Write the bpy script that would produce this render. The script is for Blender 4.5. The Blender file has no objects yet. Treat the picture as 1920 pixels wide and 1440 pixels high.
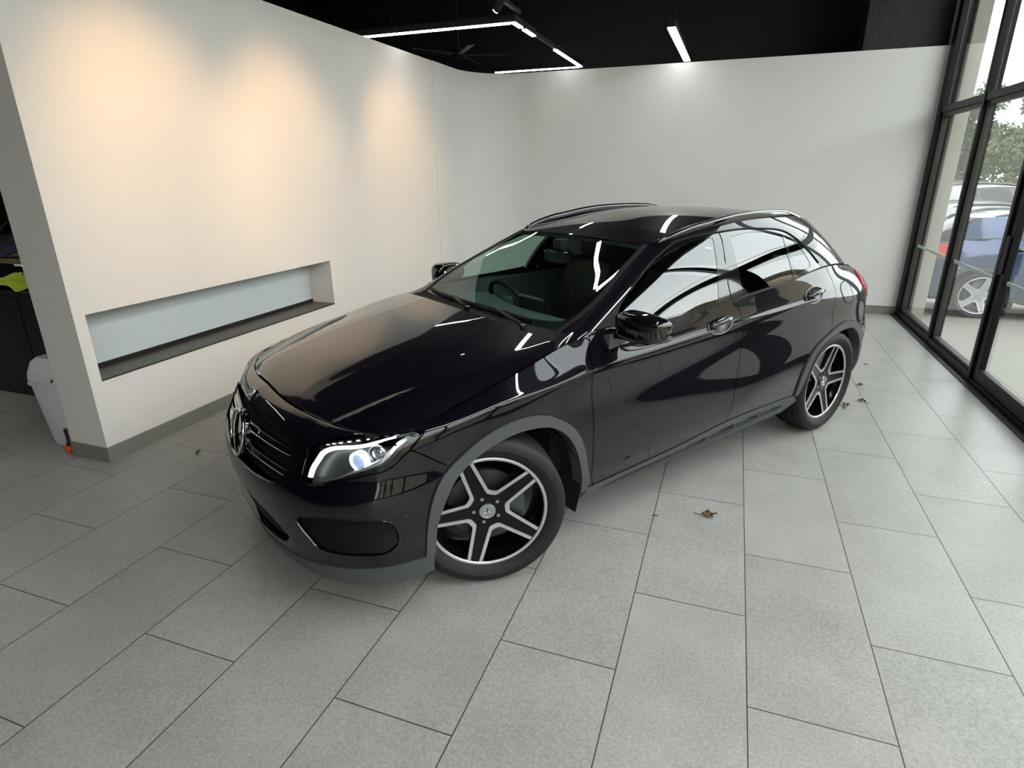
import bpy, bmesh, math, random
import numpy as np
from mathutils import Vector, Matrix
from mathutils.geometry import delaunay_2d_cdt

SC=bpy.context.scene; COL=SC.collection
random.seed(7); RNG=np.random.default_rng(7)
PI=math.pi
# ================================================================= camera
cam=bpy.data.cameras.new('camera'); camo=bpy.data.objects.new('camera',cam); COL.objects.link(camo)
cam.sensor_width=36; cam.lens=36*1110.95/1920; cam.clip_start=.05; cam.clip_end=300
def cam_matrix(yaw,pitch,roll,loc):
    cy,sy,cp,sp,cr,sr=math.cos(yaw),math.sin(yaw),math.cos(pitch),math.sin(pitch),math.cos(roll),math.sin(roll)
    f=Vector((sy*cp,cy*cp,-sp)); r=Vector((cy,-sy,0)); u=r.cross(f)
    r2=cr*r+sr*u; u2=-sr*r+cr*u
    M=Matrix((r2,u2,-f)).transposed().to_4x4(); M.translation=loc; return M
camo.matrix_world=cam_matrix(-.348396,.343851,-.009102,Vector((3.8292,0,1.71855)))
SC.camera=camo
# ================================================================= view, world
SC.view_settings.view_transform='Standard'; SC.view_settings.look='None'
SC.view_settings.exposure=0.2; SC.view_settings.gamma=1.0; SC.view_settings.use_curve_mapping=False
W=bpy.data.worlds.new('overcast_sky'); SC.world=W; W.use_nodes=True
nt=W.node_tree; nt.nodes.clear()
wo=nt.nodes.new('ShaderNodeOutputWorld'); bg=nt.nodes.new('ShaderNodeBackground')
tc=nt.nodes.new('ShaderNodeTexCoord'); nz=nt.nodes.new('ShaderNodeTexNoise'); cr=nt.nodes.new('ShaderNodeValToRGB')
nz.inputs['Scale'].default_value=2.2; nz.inputs['Detail'].default_value=4
cr.color_ramp.elements[0].position=.35; cr.color_ramp.elements[0].color=(.74,.80,.84,1)
cr.color_ramp.elements[1].position=.65; cr.color_ramp.elements[1].color=(.90,.92,.91,1)
nt.links.new(tc.outputs['Generated'],nz.inputs['Vector']); nt.links.new(nz.outputs['Fac'],cr.inputs['Fac'])
nt.links.new(cr.outputs['Color'],bg.inputs['Color']); bg.inputs['Strength'].default_value=SKY=5.5
nt.links.new(bg.outputs['Background'],wo.inputs['Surface'])
def tube_light(name,loc,rot,size_x,size_y,energy,color):
    l=bpy.data.lights.new(name,'AREA'); l.shape='RECTANGLE'; l.size=size_x; l.size_y=size_y; l.energy=energy; l.color=color
    o=bpy.data.objects.new(name,l); COL.objects.link(o); o.location=loc; o.rotation_euler=rot; return o
def spot_light(name,loc,target,energy,color,angle,blend=.9,radius=.04):
    l=bpy.data.lights.new(name,'SPOT'); l.energy=energy; l.color=color; l.spot_size=angle; l.spot_blend=blend; l.shadow_soft_size=radius
    o=bpy.data.objects.new(name,l); COL.objects.link(o); o.location=loc
    d=Vector(target)-Vector(loc); o.rotation_euler=d.to_track_quat('-Z','Y').to_euler(); return o
# the warm wall-washing spots on the ceiling track (each sits in a spot head built below)
SPOTS=[((1.62,2.7,3.05),(.26,3.15,1.75)),((1.62,4.1,3.05),(.26,4.4,1.75)),((1.62,5.72,3.07),(.26,6.3,1.75))]
for i,(a,b) in enumerate(SPOTS):
    spot_light('wall_spot_beam',a,b,(82,70,62)[i],(1,.60,.27),math.radians(68),1.0)
# ---------------------------------------------------------------- car surfaces
def nat_spline(t, Y, tq):
    t=np.asarray(t,float);Y=np.asarray(Y,float);n=len(t)
    h=np.diff(t);A=np.zeros((n,n));B=np.zeros(Y.shape)
    A[0,0]=A[-1,-1]=1
    for i in range(1,n-1):
        A[i,i-1]=h[i-1];A[i,i]=2*(h[i-1]+h[i]);A[i,i+1]=h[i]
        B[i]=6*((Y[i+1]-Y[i])/h[i]-(Y[i]-Y[i-1])/h[i-1])
    M=np.linalg.solve(A,B.reshape(n,-1)).reshape(Y.shape)
    k=np.clip(np.searchsorted(t,tq)-1,0,n-2);e=lambda a:a.reshape((-1,)+(1,)*(Y.ndim-1))
    H=e(h[k]);a=e(t[k+1]-tq)/H;b=e(tq-t[k])/H
    return a*Y[k]+b*Y[k+1]+((a**3-a)*M[k]+(b**3-b)*M[k+1])*H*H/6
class Surf:
    """smooth tensor spline through a grid of 3-D points; parameters are grid indices"""
    K=6
    def __init__(s,G):
        G=np.asarray(G,float);s.ni,s.nj=G.shape[:2]
        def par(d):
            L=np.linalg.norm(d,axis=-1).mean(axis=1)+1e-4
            return np.concatenate([[0],np.cumsum(L**.6)])
        ti=par(np.diff(G,axis=0));tj=par(np.diff(G,axis=1).transpose(1,0,2))
        qi=np.interp(np.arange((s.ni-1)*s.K+1)/s.K,np.arange(s.ni),ti)
        qj=np.interp(np.arange((s.nj-1)*s.K+1)/s.K,np.arange(s.nj),tj)
        D=nat_spline(ti,G,qi);D=nat_spline(tj,D.transpose(1,0,2),qj).transpose(1,0,2)
        s.D=np.pad(D,((1,1),(1,1),(0,0)));s.D[0]=2*s.D[1]-s.D[2];s.D[-1]=2*s.D[-2]-s.D[-3]
        s.D[:,0]=2*s.D[:,1]-s.D[:,2];s.D[:,-1]=2*s.D[:,-2]-s.D[:,-3]
    def __call__(s,a,b):
        a=np.atleast_1d(np.asarray(a,float))*s.K;b=np.atleast_1d(np.asarray(b,float))*s.K
        N,M=s.D.shape[0]-2,s.D.shape[1]-2
        i=np.clip(np.floor(a).astype(int),0,N-2);j=np.clip(np.floor(b).astype(int),0,M-2)
        def w(f):
            f=f[:,None]
            return [(-f**3+2*f**2-f)/2,(3*f**3-5*f**2+2)/2,(-3*f**3+4*f**2+f)/2,(f**3-f**2)/2]
        wa,wb=w(a-i),w(b-j);o=0
        for p in range(4):
            for q in range(4): o=o+wa[p]*wb[q]*s.D[i+p,j+q]
        return o
    def normal(s,a,b,e=.02):
        a=np.atleast_1d(np.asarray(a,float));b=np.atleast_1d(np.asarray(b,float))
        n=np.cross(s(a+e,b)-s(a-e,b),s(a,b+e)-s(a,b-e));n/=np.linalg.norm(n,axis=1)[:,None]+1e-12
        return n*s.sign
sst=lambda x,a,b:(lambda u:u*u*(3-2*u))(np.clip((np.asarray(x,float)-a)/(b-a),0,1))
def kz(x,keys):
    k=sorted(keys);return nat_spline([q[0] for q in k],np.array([q[1] for q in k])[:,None],np.atleast_1d(np.asarray(x,float)))[:,0]
# bonnet height field
HZ=[(.5,1.10),(.8,1.076),(1.0,1.053),(1.24,1.019),(1.58,.962),(1.82,.906),(1.93,.872),(2.0,.842),(2.04,.815),(2.07,.787),(2.12,.727)]
def Hood(x,y):
    x=np.atleast_1d(np.asarray(x,float));y=np.abs(np.atleast_1d(np.asarray(y,float)))
    y1=np.interp(x,[1.0,1.1,1.22,1.4,1.73,2.0],[.40,.385,.37,.355,.345,.335])
    y2=np.interp(x,[.9,1.34,1.46,1.55,1.73,1.86,1.95],[.715,.695,.675,.655,.62,.59,.555])
    z=kz(x+.27*y**2*sst(x,1.3,2.0),HZ)-.028*(y/.6)**2-(.55+.45*sst(x,1.05,1.4)-.68*sst(x,1.65,1.95))*np.maximum(0,y-y2)**1.4
    w=y2-y1;k=1-.75*sst(x,1.88,2.05);u=np.clip((y-y1)/w,0,1);t=np.clip((y-y2)/.14,0,1)
    z+=k*w*(-(.045+.055*sst(x,1.1,1.5))*u+.85*sst(x,1.35,1.75)*np.maximum(0,u-.78)**2)
    z+=.004*(1-sst(y,y1-.09,y1))*k
    return z
# side and bumper skin: plan outline, then rows (z, inset) keyed by station
BASE=[(2.235,0),(2.225,.2),(2.19,.4),(2.13,.57),(2.05,.70),(1.94,.80),(1.8,.86),(1.6,.89),(1.35,.902),(1.1,.898),(.85,.89),(.5,.887),(.1,.889),(-.3,.892),(-.7,.897),(-1.05,.902),(-1.35,.902),(-1.6,.888),(-1.82,.845),(-1.98,.76),(-2.08,.6),(-2.14,.35),(-2.16,0)]
ROWS=[
 [(0,.185,.06),(3,.17,.03),(5,.165,.02),(6,.17,.012),(7,.19,.02),(9,.22,.045),(16,.24,.045),(18,.28,.04),(22,.3,.05)],
 [(0,.27,.03),(4,.26,.02),(6,.27,0),(8,.33,.005),(10,.31,.02),(15,.36,.015),(17,.38,-.005),(19,.38,-.01),(22,.4,0)],
 [(0,.38,.012),(4,.38,0),(6,.40,0),(8,.45,0),(10,.40,.008),(11,.41,.003),(13,.47,-.002),(15,.58,-.004),(17,.52,-.01),(18,.52,-.02),(22,.52,-.02)],
 [(0,.50,.012),(2,.515,.006),(4,.525,-.007),(5,.53,-.006),(7,.56,0),(8,.57,0),(10,.58,.006),(13,.63,.006),(15,.70,.0),(17,.64,-.005),(18,.64,-.02),(22,.62,-.02)],
 [(0,.60,.04),(2,.602,.040),(3,.603,.036),(4,.605,.031),(5,.625,.022),(8,.68,.006),(10,.73,.012),(13,.80,.014),(15,.84,.009),(18,.76,0),(22,.74,.01)],
 [(0,.69,.08),(3,.70,.082),(5,.72,.045),(7,.775,.016),(8,.815,.014),(9,.84,.008),(10,.865,.002),(13,.925,.0),(15,.955,.0),(17,.93,.005),(19,.9,.02),(22,.88,.03)],
 [(0,.785,.125),(3,.775,.135),(5,.78,.095),(7,.812,.038),(8,.846,.032),(9,.868,.026),(10,.90,.022),(13,.957,.018),(15,.99,.02),(17,1.02,.055),(19,.98,.06),(22,.96,.07)],
 [(0,.81,.20),(3,.80,.18),(4,.80,.16),(5,.80,.13),(6,.82,.10),(7,.84,.105),(8,.868,.105),(9,.895,.10),(10,1.0,.115),(11,1.02,.048),(12,1.03,.036),(13,1.065,.034),(14,1.095,.037),(15,1.135,.06),(16,1.135,.09),(17,1.105,.14),(18,1.09,.16),(19,1.07,.17),(20,1.06,.15),(22,1.05,.2)]]
def make_side():
    B=np.array(BASE);n=len(B);T=np.gradient(B,axis=0);T[0]=(0,1);T[-1]=(0,-1)
    N=np.stack([-T[:,1],T[:,0]],1);N/=np.linalg.norm(N,axis=1)[:,None]  # inward
    G=np.zeros((n,len(ROWS),3))
    for r,K in enumerate(ROWS):
        k=[q[0] for q in K];z=np.interp(range(n),k,[q[1] for q in K]);o=np.interp(range(n),k,[q[2] for q in K])
        G[:,r,:2]=B+N*o[:,None];G[:,r,2]=z
        if r==7:
            for i in range(10): G[i,r,2]=Hood(G[i,r,0],G[i,r,1])[0]
    G[0,:,1]=0;G[-1,:,1]=0
    s=Surf(G);s.sign=1;return s
# roof height field and the greenhouse that rises from the belt line to it
RZ=[(.4,1.29),(.2,1.362),(.1,1.388),(0,1.41),(-.2,1.443),(-.4,1.470),(-.7,1.486),(-1.0,1.479),(-1.3,1.450),(-1.6,1.400),(-1.75,1.37)]
def Roof(x,y):
    x=np.atleast_1d(np.asarray(x,float));return kz(x,RZ)-(.042-.02*sst(x,-.3,.2))*(np.abs(np.atleast_1d(y))/.6)**2.2
BELT=[(.928,0,.982),(.923,.3,.982),(.909,.5,.988),(.88,.645,1.0),(.84,.742,1.015),(.73,.797,1.020),(.48,.838,1.021),(.05,.852,1.037),(-.4,.855,1.073),(-.8,.852,1.105),(-1.1,.842,1.14),(-1.4,.81,1.135),(-1.63,.74,1.105),(-1.79,.62,1.09),(-1.9,.4,1.075),(-1.94,0,1.07)]
RE=[(.2,0),(.2,.3),(.195,.44),(.18,.53),(.12,.585),(.03,.601),(-.12,.609),(-.4,.617),(-.6,.616),(-.8,.612),(-1.0,.602),(-1.2,.585),(-1.38,.555),(-1.5,.48),(-1.56,.33),(-1.575,0)]
def make_green():
    B=np.array(BELT);R2=np.array(RE);T=np.column_stack([R2,Roof(R2[:,0],R2[:,1])])
    rows=[0,.28,.55,.8,1.0];G=np.zeros((len(B),5,3))
    d=T-B;out=np.gradient((B+T)/2,axis=0)[:,:2];out[0]=(0,1);out[-1]=(0,-1)
    o=np.stack([out[:,1],-out[:,0]],1);o/=np.linalg.norm(o,axis=1)[:,None]
    bl=np.interp(range(len(B)),[0,2,4,6,9,11,13,15],[.006,.007,.012,.020,.022,.015,.01,.04])
    for j,h in enumerate(rows):
        G[:,j]=B+d*h;w=4*h*(1-h)*bl
        G[:,j,:2]+=o*w[:,None];G[:,j,2]+=w*.35
    s=Surf(G);s.sign=1;return s
# ================================================================= helpers
def mat(name,color=(.5,.5,.5),rough=.5,metal=0,coat=0,coat_rough=.03,emit=None,estr=1,trans=0,ior=1.45,spec=.5,bump=None,noise=None,coat_ior=1.5):
    m=bpy.data.materials.new(name); m.use_nodes=True; n=m.node_tree.nodes; L=m.node_tree.links; p=n['Principled BSDF']
    p.inputs['Base Color'].default_value=(*color,1); p.inputs['Roughness'].default_value=rough; p.inputs['Metallic'].default_value=metal
    p.inputs['Coat Weight'].default_value=coat; p.inputs['Coat Roughness'].default_value=coat_rough; p.inputs['Coat IOR'].default_value=coat_ior
    p.inputs['Specular IOR Level'].default_value=spec; p.inputs['IOR'].default_value=ior; p.inputs['Transmission Weight'].default_value=trans
    if emit: p.inputs['Emission Color'].default_value=(*emit,1); p.inputs['Emission Strength'].default_value=estr
    t=n.new('ShaderNodeTexCoord')
    if noise:   # (scale, amount) colour mottling that belongs to the surface
        z=n.new('ShaderNodeTexNoise'); z.inputs['Scale'].default_value=noise[0]; z.inputs['Detail'].default_value=6
        mx=n.new('ShaderNodeMix'); mx.data_type='RGBA'; L.new(t.outputs['Object'],z.inputs['Vector'])
        a=noise[1]; mx.inputs['A'].default_value=(*[c*(1-a) for c in color],1); mx.inputs['B'].default_value=(*[min(1,c*(1+a)) for c in color],1)
        L.new(z.outputs['Fac'],mx.inputs['Factor']); L.new(mx.outputs['Result'],p.inputs['Base Color'])
    if bump:    # (scale, strength, distance)
        z=n.new('ShaderNodeTexNoise'); z.inputs['Scale'].default_value=bump[0]; z.inputs['Detail'].default_value=4; L.new(t.outputs['Object'],z.inputs['Vector'])
        b=n.new('ShaderNodeBump'); b.inputs['Strength'].default_value=bump[1]; b.inputs['Distance'].default_value=bump[2]
        L.new(z.outputs['Fac'],b.inputs['Height']); L.new(b.outputs['Normal'],p.inputs['Normal'])
    return m
def glass_mat(name,tint,f0=.045,rough=0.0):
    """clear sheet: Schlick mirror over tinted see-through, the same from both faces"""
    m=bpy.data.materials.new(name); m.use_nodes=True; n=m.node_tree.nodes; L=m.node_tree.links; n.clear()
    o=n.new('ShaderNodeOutputMaterial'); mx=n.new('ShaderNodeMixShader'); g=n.new('ShaderNodeBsdfGlossy'); t=n.new('ShaderNodeBsdfTransparent'); q=n.new('ShaderNodeNewGeometry')
    g.inputs['Roughness'].default_value=rough; g.inputs['Color'].default_value=(1,1,1,1); t.inputs['Color'].default_value=(*tint,1)
    d=n.new('ShaderNodeVectorMath'); d.operation='DOT_PRODUCT'; L.new(q.outputs['Incoming'],d.inputs[0]); L.new(q.outputs['Normal'],d.inputs[1])
    def mt(op,a,b=None,c=None):
        k=n.new('ShaderNodeMath'); k.operation=op
        for i,v in enumerate((a,b,c)):
            if v is None: continue
            if isinstance(v,(int,float)): k.inputs[i].default_value=v
            else: L.new(v,k.inputs[i])
        return k.outputs[0]
    f=mt('MULTIPLY_ADD',mt('POWER',mt('SUBTRACT',1.0,mt('ABSOLUTE',d.outputs['Value'])),5.0),1-f0,f0)
    L.new(f,mx.inputs[0]); L.new(t.outputs[0],mx.inputs[1]); L.new(g.outputs[0],mx.inputs[2]); L.new(mx.outputs[0],o.inputs[0]); return m
def link(name,me,m=None,parent=None,smooth=False):
    o=bpy.data.objects.new(name,me); COL.objects.link(o)
    if m: me.materials.append(m)
    if smooth: me.polygons.foreach_set('use_smooth',[True]*len(me.polygons))
    if parent: o.parent=parent
    return o
def raw(name,V,F,m,parent=None,N=None,smooth=False):
    me=bpy.data.meshes.new(name); me.from_pydata([tuple(map(float,v)) for v in V],[],[tuple(map(int,f)) for f in F]); me.update()
    o=link(name,me,m,parent,smooth or N is not None)
    if N is not None: me.normals_split_custom_set_from_vertices([tuple(map(float,v)) for v in N])
    return o
def tag(o,label=None,cat=None,group=None,kind=None):
    if label: o['label']=label
    if cat: o['category']=cat
    if group: o['group']=group
    if kind: o['kind']=kind
    return o
def empty(name,loc,rz=0,parent=None):
    o=bpy.data.objects.new(name,None); COL.objects.link(o); o.location=loc; o.rotation_euler=(0,0,rz); o.empty_display_size=.1
    if parent: o.parent=parent
    return o
class MB:
    """collects primitives into ONE mesh"""
    def __init__(s): s.b=bmesh.new()
    def box(s,lo,hi,bev=0,M=None):
        c=[(a+b)/2 for a,b in zip(lo,hi)]; d=[b-a for a,b in zip(lo,hi)]
        r=bmesh.ops.create_cube(s.b,size=1,matrix=Matrix.Translation(c)@Matrix.Diagonal((*d,1)))
        if bev:
            es=list({e for v in r['verts'] for e in v.link_edges}); rb=bmesh.ops.bevel(s.b,geom=es,offset=bev,segments=2,affect='EDGES',profile=.5); vs=rb['verts']
            vs=list({v for f in rb['faces'] for v in f.verts}|set(v for v in r['verts'] if v.is_valid))
        else: vs=r['verts']
        if M is not None: bmesh.ops.transform(s.b,matrix=M,verts=vs)
        return s
    def cyl(s,a,b,r,r2=None,seg=20,cap=True):
        a=Vector(a);b=Vector(b);d=b-a
        M=Matrix.Translation((a+b)/2)@d.to_track_quat('Z','Y').to_matrix().to_4x4()
        bmesh.ops.create_cone(s.b,cap_ends=cap,segments=seg,radius1=r,radius2=r if r2 is None else r2,depth=d.length,matrix=M); return s
    def ball(s,c,r,sc=(1,1,1),seg=16):
        bmesh.ops.create_uvsphere(s.b,u_segments=seg,v_segments=seg//2+2,radius=r,matrix=Matrix.Translation(c)@Matrix.Diagonal((*sc,1))); return s
    def tube(s,pts,r,seg=8,closed=False,flat=1.0,up=(0,0,1)):
        P=[Vector(p) for p in pts];n=len(P);rings=[]
        for i in range(n):
            t=(P[(i+1)%n]-P[i-1]) if closed else (P[min(i+1,n-1)]-P[max(i-1,0)]); t.normalize()
            x=t.cross(Vector(up)); x=x.normalized() if x.length>1e-4 else Vector((1,0,0)); y=x.cross(t)
            rr=r[i] if hasattr(r,'__len__') else r
            rings.append([s.b.verts.new(P[i]+x*math.cos(2*PI*k/seg)*rr+y*math.sin(2*PI*k/seg)*rr*flat) for k in range(seg)])
        for i in range(n if closed else n-1):
            A,B=rings[i],rings[(i+1)%n]
            for k in range(seg): s.b.faces.new((A[k],A[(k+1)%seg],B[(k+1)%seg],B[k]))
        if not closed: s.b.faces.new(rings[0][::-1]); s.b.faces.new(rings[-1])
        return s
    def loft(s,rings,cap=True,closed=True):
        R=[[s.b.verts.new(p) for p in r] for r in rings];k=len(R[0])
        for A,B in zip(R,R[1:]):
            for i in range(k if closed else k-1): s.b.faces.new((A[i],A[(i+1)%k],B[(i+1)%k],B[i]))
        if cap: s.b.faces.new(R[0][::-1]); s.b.faces.new(R[-1])
        return s
    def prism(s,poly,z0,z1,M=None):
        a=[s.b.verts.new((x,y,z0)) for x,y in poly]; b=[s.b.verts.new((x,y,z1)) for x,y in poly];k=len(a)
        s.b.faces.new(a[::-1]); s.b.faces.new(b)
        for i in range(k): s.b.faces.new((a[i],a[(i+1)%k],b[(i+1)%k],b[i]))
        if M is not None: bmesh.ops.transform(s.b,matrix=M,verts=a+b)
        return s
    def build(s,name,m,parent=None,smooth=False,fix=True,angle=None):
        if fix: bmesh.ops.recalc_face_normals(s.b,faces=s.b.faces)
        me=bpy.data.meshes.new(name); s.b.to_mesh(me); s.b.free(); o=link(name,me,m,parent,smooth or angle is not None)
        if angle is not None: me.set_sharp_from_angle(angle=math.radians(angle))
        return o
def lathe(profile,seg=64,axis='y'):
    """profile: (radius, axial) pairs -> verts, faces round the Y axis"""
    V=[];F=[];k=len(profile)
    for i in range(seg):
        a=2*PI*i/seg
        for r,h in profile: V.append((r*math.cos(a),h,r*math.sin(a)))
    for i in range(seg):
        j=(i+1)%seg
        for q in range(k-1): F.append((i*k+q,j*k+q,j*k+q+1,i*k+q+1))
    return V,F
# ---- panels cut from the car surfaces
def chain(P,step=.25,closed=False):
    """Catmull-Rom through the points"""
    P=np.asarray(P,float);n=len(P);o=[]
    if n<3 and not closed: return [tuple(p) for p in P]
    g=(lambda i:P[i%n]) if closed else (lambda i:P[i] if 0<=i<n else (2*P[0]-P[1] if i<0 else 2*P[-1]-P[-2]))
    for i in range(n if closed else n-1):
        a,b,c,d=g(i-1),g(i),g(i+1),g(i+2)
        for t in np.linspace(0,1,7)[:-1]:
            o.append(tuple(.5*((2*b)+(c-a)*t+(2*a-5*b+4*c-d)*t*t+(3*b-a-3*c+d)*t**3)))
    if not closed: o.append(tuple(P[-1]))
    return o
def area2(P): P=np.asarray(P); x,y=P[:,0],P[:,1]; return .5*np.sum(x*np.roll(y,-1)-y*np.roll(x,-1))
def dense(P,h):
    o=[];n=len(P)
    for i in range(n):
        a=np.array(P[i]);b=np.array(P[(i+1)%n]);L=np.hypot(*(b-a))
        if L<1e-5: continue
        k=max(1,int(math.ceil(L/h)))
        for t in range(k): o.append(a+(b-a)*t/k)
    out=[o[0]]
    for p in o[1:]:
        if np.hypot(*(p-out[-1]))>h*.12: out.append(p)
    if np.hypot(*(out[-1]-out[0]))<h*.12: out.pop()
    return np.array(out)
def inset(P,d,keep=None):
    n=len(P);s=1 if area2(P)>0 else -1;Q=P.copy()
    for i in range(n):
        a,b,c=P[i-1],P[i],P[(i+1)%n];e1=(b-a)/(np.hypot(*(b-a))+1e-9);e2=(c-b)/(np.hypot(*(c-b))+1e-9)
        m=np.array([-e1[1],e1[0]])+np.array([-e2[1],e2[0]]);L=np.hypot(*m)
        if L<.3: continue
        m/=L;k=1/max(.45,abs(m@np.array([-e1[1],e1[0]])));v=m*d*s*k
        if keep is not None and keep(b): v=np.array([v[0]*0,v[1]]) if keep(b)=='a' else np.array([v[0],0])
        Q[i]=b+v
    return Q
def inside(pts,loop):
    x,y=pts[:,0],pts[:,1];c=np.zeros(len(pts),bool);n=len(loop)
    for i in range(n):
        x1,y1=loop[i-1];x2,y2=loop[i]
        k=((y1>y)!=(y2>y))
        if abs(y2-y1)>1e-12: c^=k&(x<(x2-x1)*(y-y1)/(y2-y1)+x1)
    return c
def panel(name,S,poly,m,parent=None,holes=(),h=.03,off=0.0,skirt=.012,gap=.0022,sym=None,right=False,flip=False,crown=0):
    """sym='a' / 'b': the edge on parameter value 0 lies on the car's centre plane and the mirrored half is joined to it"""
    A0=np.array(poly,float);c=A0.mean(0);e=.05
    sa=np.linalg.norm(S(c[0]+e,c[1])-S(c[0]-e,c[1]))/(2*e);sb=np.linalg.norm(S(c[0],c[1]+e)-S(c[0],c[1]-e))/(2*e)
    sc=np.array([sa,sb]);ax={'a':0,'b':1}.get(sym)
    keep=None if sym is None else (lambda p:sym if abs(p[ax])<1e-6 else None)
    L=[]
    for i,q in enumerate([poly]+list(holes)):
        d=dense(np.array(q,float)*sc,h*.7)
        if sym: d[np.abs(d[:,ax])<1e-5*h,ax]=0
        d=inset(d,gap if i==0 else -gap,keep) if gap else d
        L.append(d)
    lo=L[0].min(0);hi=L[0].max(0);gx,gy=np.meshgrid(np.arange(lo[0]+h/2,hi[0],h),np.arange(lo[1]+h/2,hi[1],h));G=np.column_stack([gx.ravel(),gy.ravel()])
    ok=inside(G,L[0])
    for q in L[1:]: ok&=~inside(G,q)
    G=G[ok];B=np.vstack(L)
    if len(G):
        dm=np.full(len(G),9.)
        for p in B: dm=np.minimum(dm,np.hypot(G[:,0]-p[0],G[:,1]-p[1]))
        G=G[dm>h*.45]
    E=[];k=0
    for q in L:
        E+=[(k+i,k+(i+1)%len(q)) for i in range(len(q))];k+=len(q)
    pts=np.vstack([B,G]);r=delaunay_2d_cdt([Vector(p) for p in pts],E,[],0,1e-7)
    V2=np.array([tuple(v) for v in r[0]]);T=np.array([f for f in r[2] if len(f)==3]);ce=V2[T].mean(1);ok=inside(ce,L[0])
    for q in L[1:]: ok&=~inside(ce,q)
    T=T[ok];ab=V2/sc;N=S.normal(ab[:,0],ab[:,1]);P=S(ab[:,0],ab[:,1])
    if sym: z=np.abs(V2[:,ax])<1e-7;P[z,1]=0;N[z,1]=0;N/=np.linalg.norm(N,axis=1)[:,None]
    P=P+N*off
    # orient triangles with the normal
    fn=np.cross(P[T[:,1]]-P[T[:,0]],P[T[:,2]]-P[T[:,0]]);bad=(fn*N[T].mean(1)).sum(1)<0;T[bad]=T[bad][:,::-1]
    V=[P];NN=[N];F=[T]
    if skirt:
        cnt={}
        for t in T:
            for i in range(3): cnt[(t[i],t[(i+1)%3])]=1
        bd=[e for e in cnt if (e[1],e[0]) not in cnt]
        if sym: bd=[e for e in bd if not(abs(V2[e[0]][ax])<1e-7 and abs(V2[e[1]][ax])<1e-7)]
        k=len(P);q=[];sv=[];sn=[]
        for a,b in bd:
            ed=P[b]-P[a];n=np.cross(ed,N[a]);n/=np.linalg.norm(n)+1e-9
            sv+=[P[a],P[b],P[b]-N[b]*skirt,P[a]-N[a]*skirt];sn+=[n]*4
            q.append((k+3,k+2,k+1));q.append((k+3,k+1,k));k+=4
        if q: V.append(np.array(sv));NN.append(np.array(sn));F.append(np.array(q))
    V=np.vstack(V);NN=np.vstack(NN);F=np.vstack(F)
    if flip: NN=-NN;F=F[:,::-1]
    if right: V=V*[1,-1,1];NN=NN*[1,-1,1];F=F[:,::-1]
    if sym:
        n=len(V);V=np.vstack([V,V*[1,-1,1]]);NN=np.vstack([NN,NN*[1,-1,1]]);F=np.vstack([F,F[:,::-1]+n])
    return raw(name,V,F,m,parent,NN)
def ribbon(name,S,line,w,m,parent=None,off=.0,depth=.008,right=False,both=False,rnd=True):
    """raised strip following a line on a surface"""
    L=np.array(line,float);P=S(L[:,0],L[:,1]);N=S.normal(L[:,0],L[:,1]);T=np.gradient(P,axis=0);T/=np.linalg.norm(T,axis=1)[:,None]
    B=np.cross(T,N);ww=np.asarray(w)*np.ones(len(L));V=[];F=[];prof=[(-.5,-1),(-.42,-.3),(-.25,0),(.25,0),(.42,-.3),(.5,-1)] if rnd else [(-.5,-1),(-.5,0),(.5,0),(.5,-1)];k=len(prof)
    for i in range(len(L)):
        for u,v in prof: V.append(P[i]+B[i]*ww[i]*u+N[i]*(off+depth*(1+v)))
    for i in range(len(L)-1):
        for j in range(k): F.append((i*k+j,i*k+(j+1)%k,(i+1)*k+(j+1)%k,(i+1)*k+j))
    F.append(tuple(range(k)));F.append(tuple((len(L)-1)*k+j for j in range(k))[::-1])
    V=np.array(V)
    if right: V=V*[1,-1,1]
    if both:
        n=len(V);F=F+[tuple(a+n for a in f[::-1]) for f in F];V=np.vstack([V,V*[1,-1,1]])
    b=bmesh.new();vs=[b.verts.new(v) for v in V]
    for f in F:
        try: b.faces.new([vs[i] for i in f])
        except ValueError: pass
    mb=MB();mb.b.free();mb.b=b
    return mb.build(name,m,parent,angle=35)
def strip(name,A,B,m,parent,right=False,both=False,n=4,bulge=0,smooth=True):
    """loft between two 3-D polylines of equal length"""
    A=np.array(A,float);B=np.array(B,float);V=[];F=[];k=len(A)
    for j in range(n+1):
        t=j/n;V.append(A*(1-t)+B*t+np.array([0,0,bulge*4*t*(1-t)]))
    V=np.vstack(V)
    for j in range(n):
        for i in range(k-1): F.append((j*k+i,j*k+i+1,(j+1)*k+i+1,(j+1)*k+i))
    if right: V=V*[1,-1,1]
    if both:
        q=len(V);F=F+[tuple(a+q for a in f[::-1]) for f in F];V=np.vstack([V,V*[1,-1,1]])
    return raw(name,V,F,m,parent,smooth=smooth)
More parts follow.
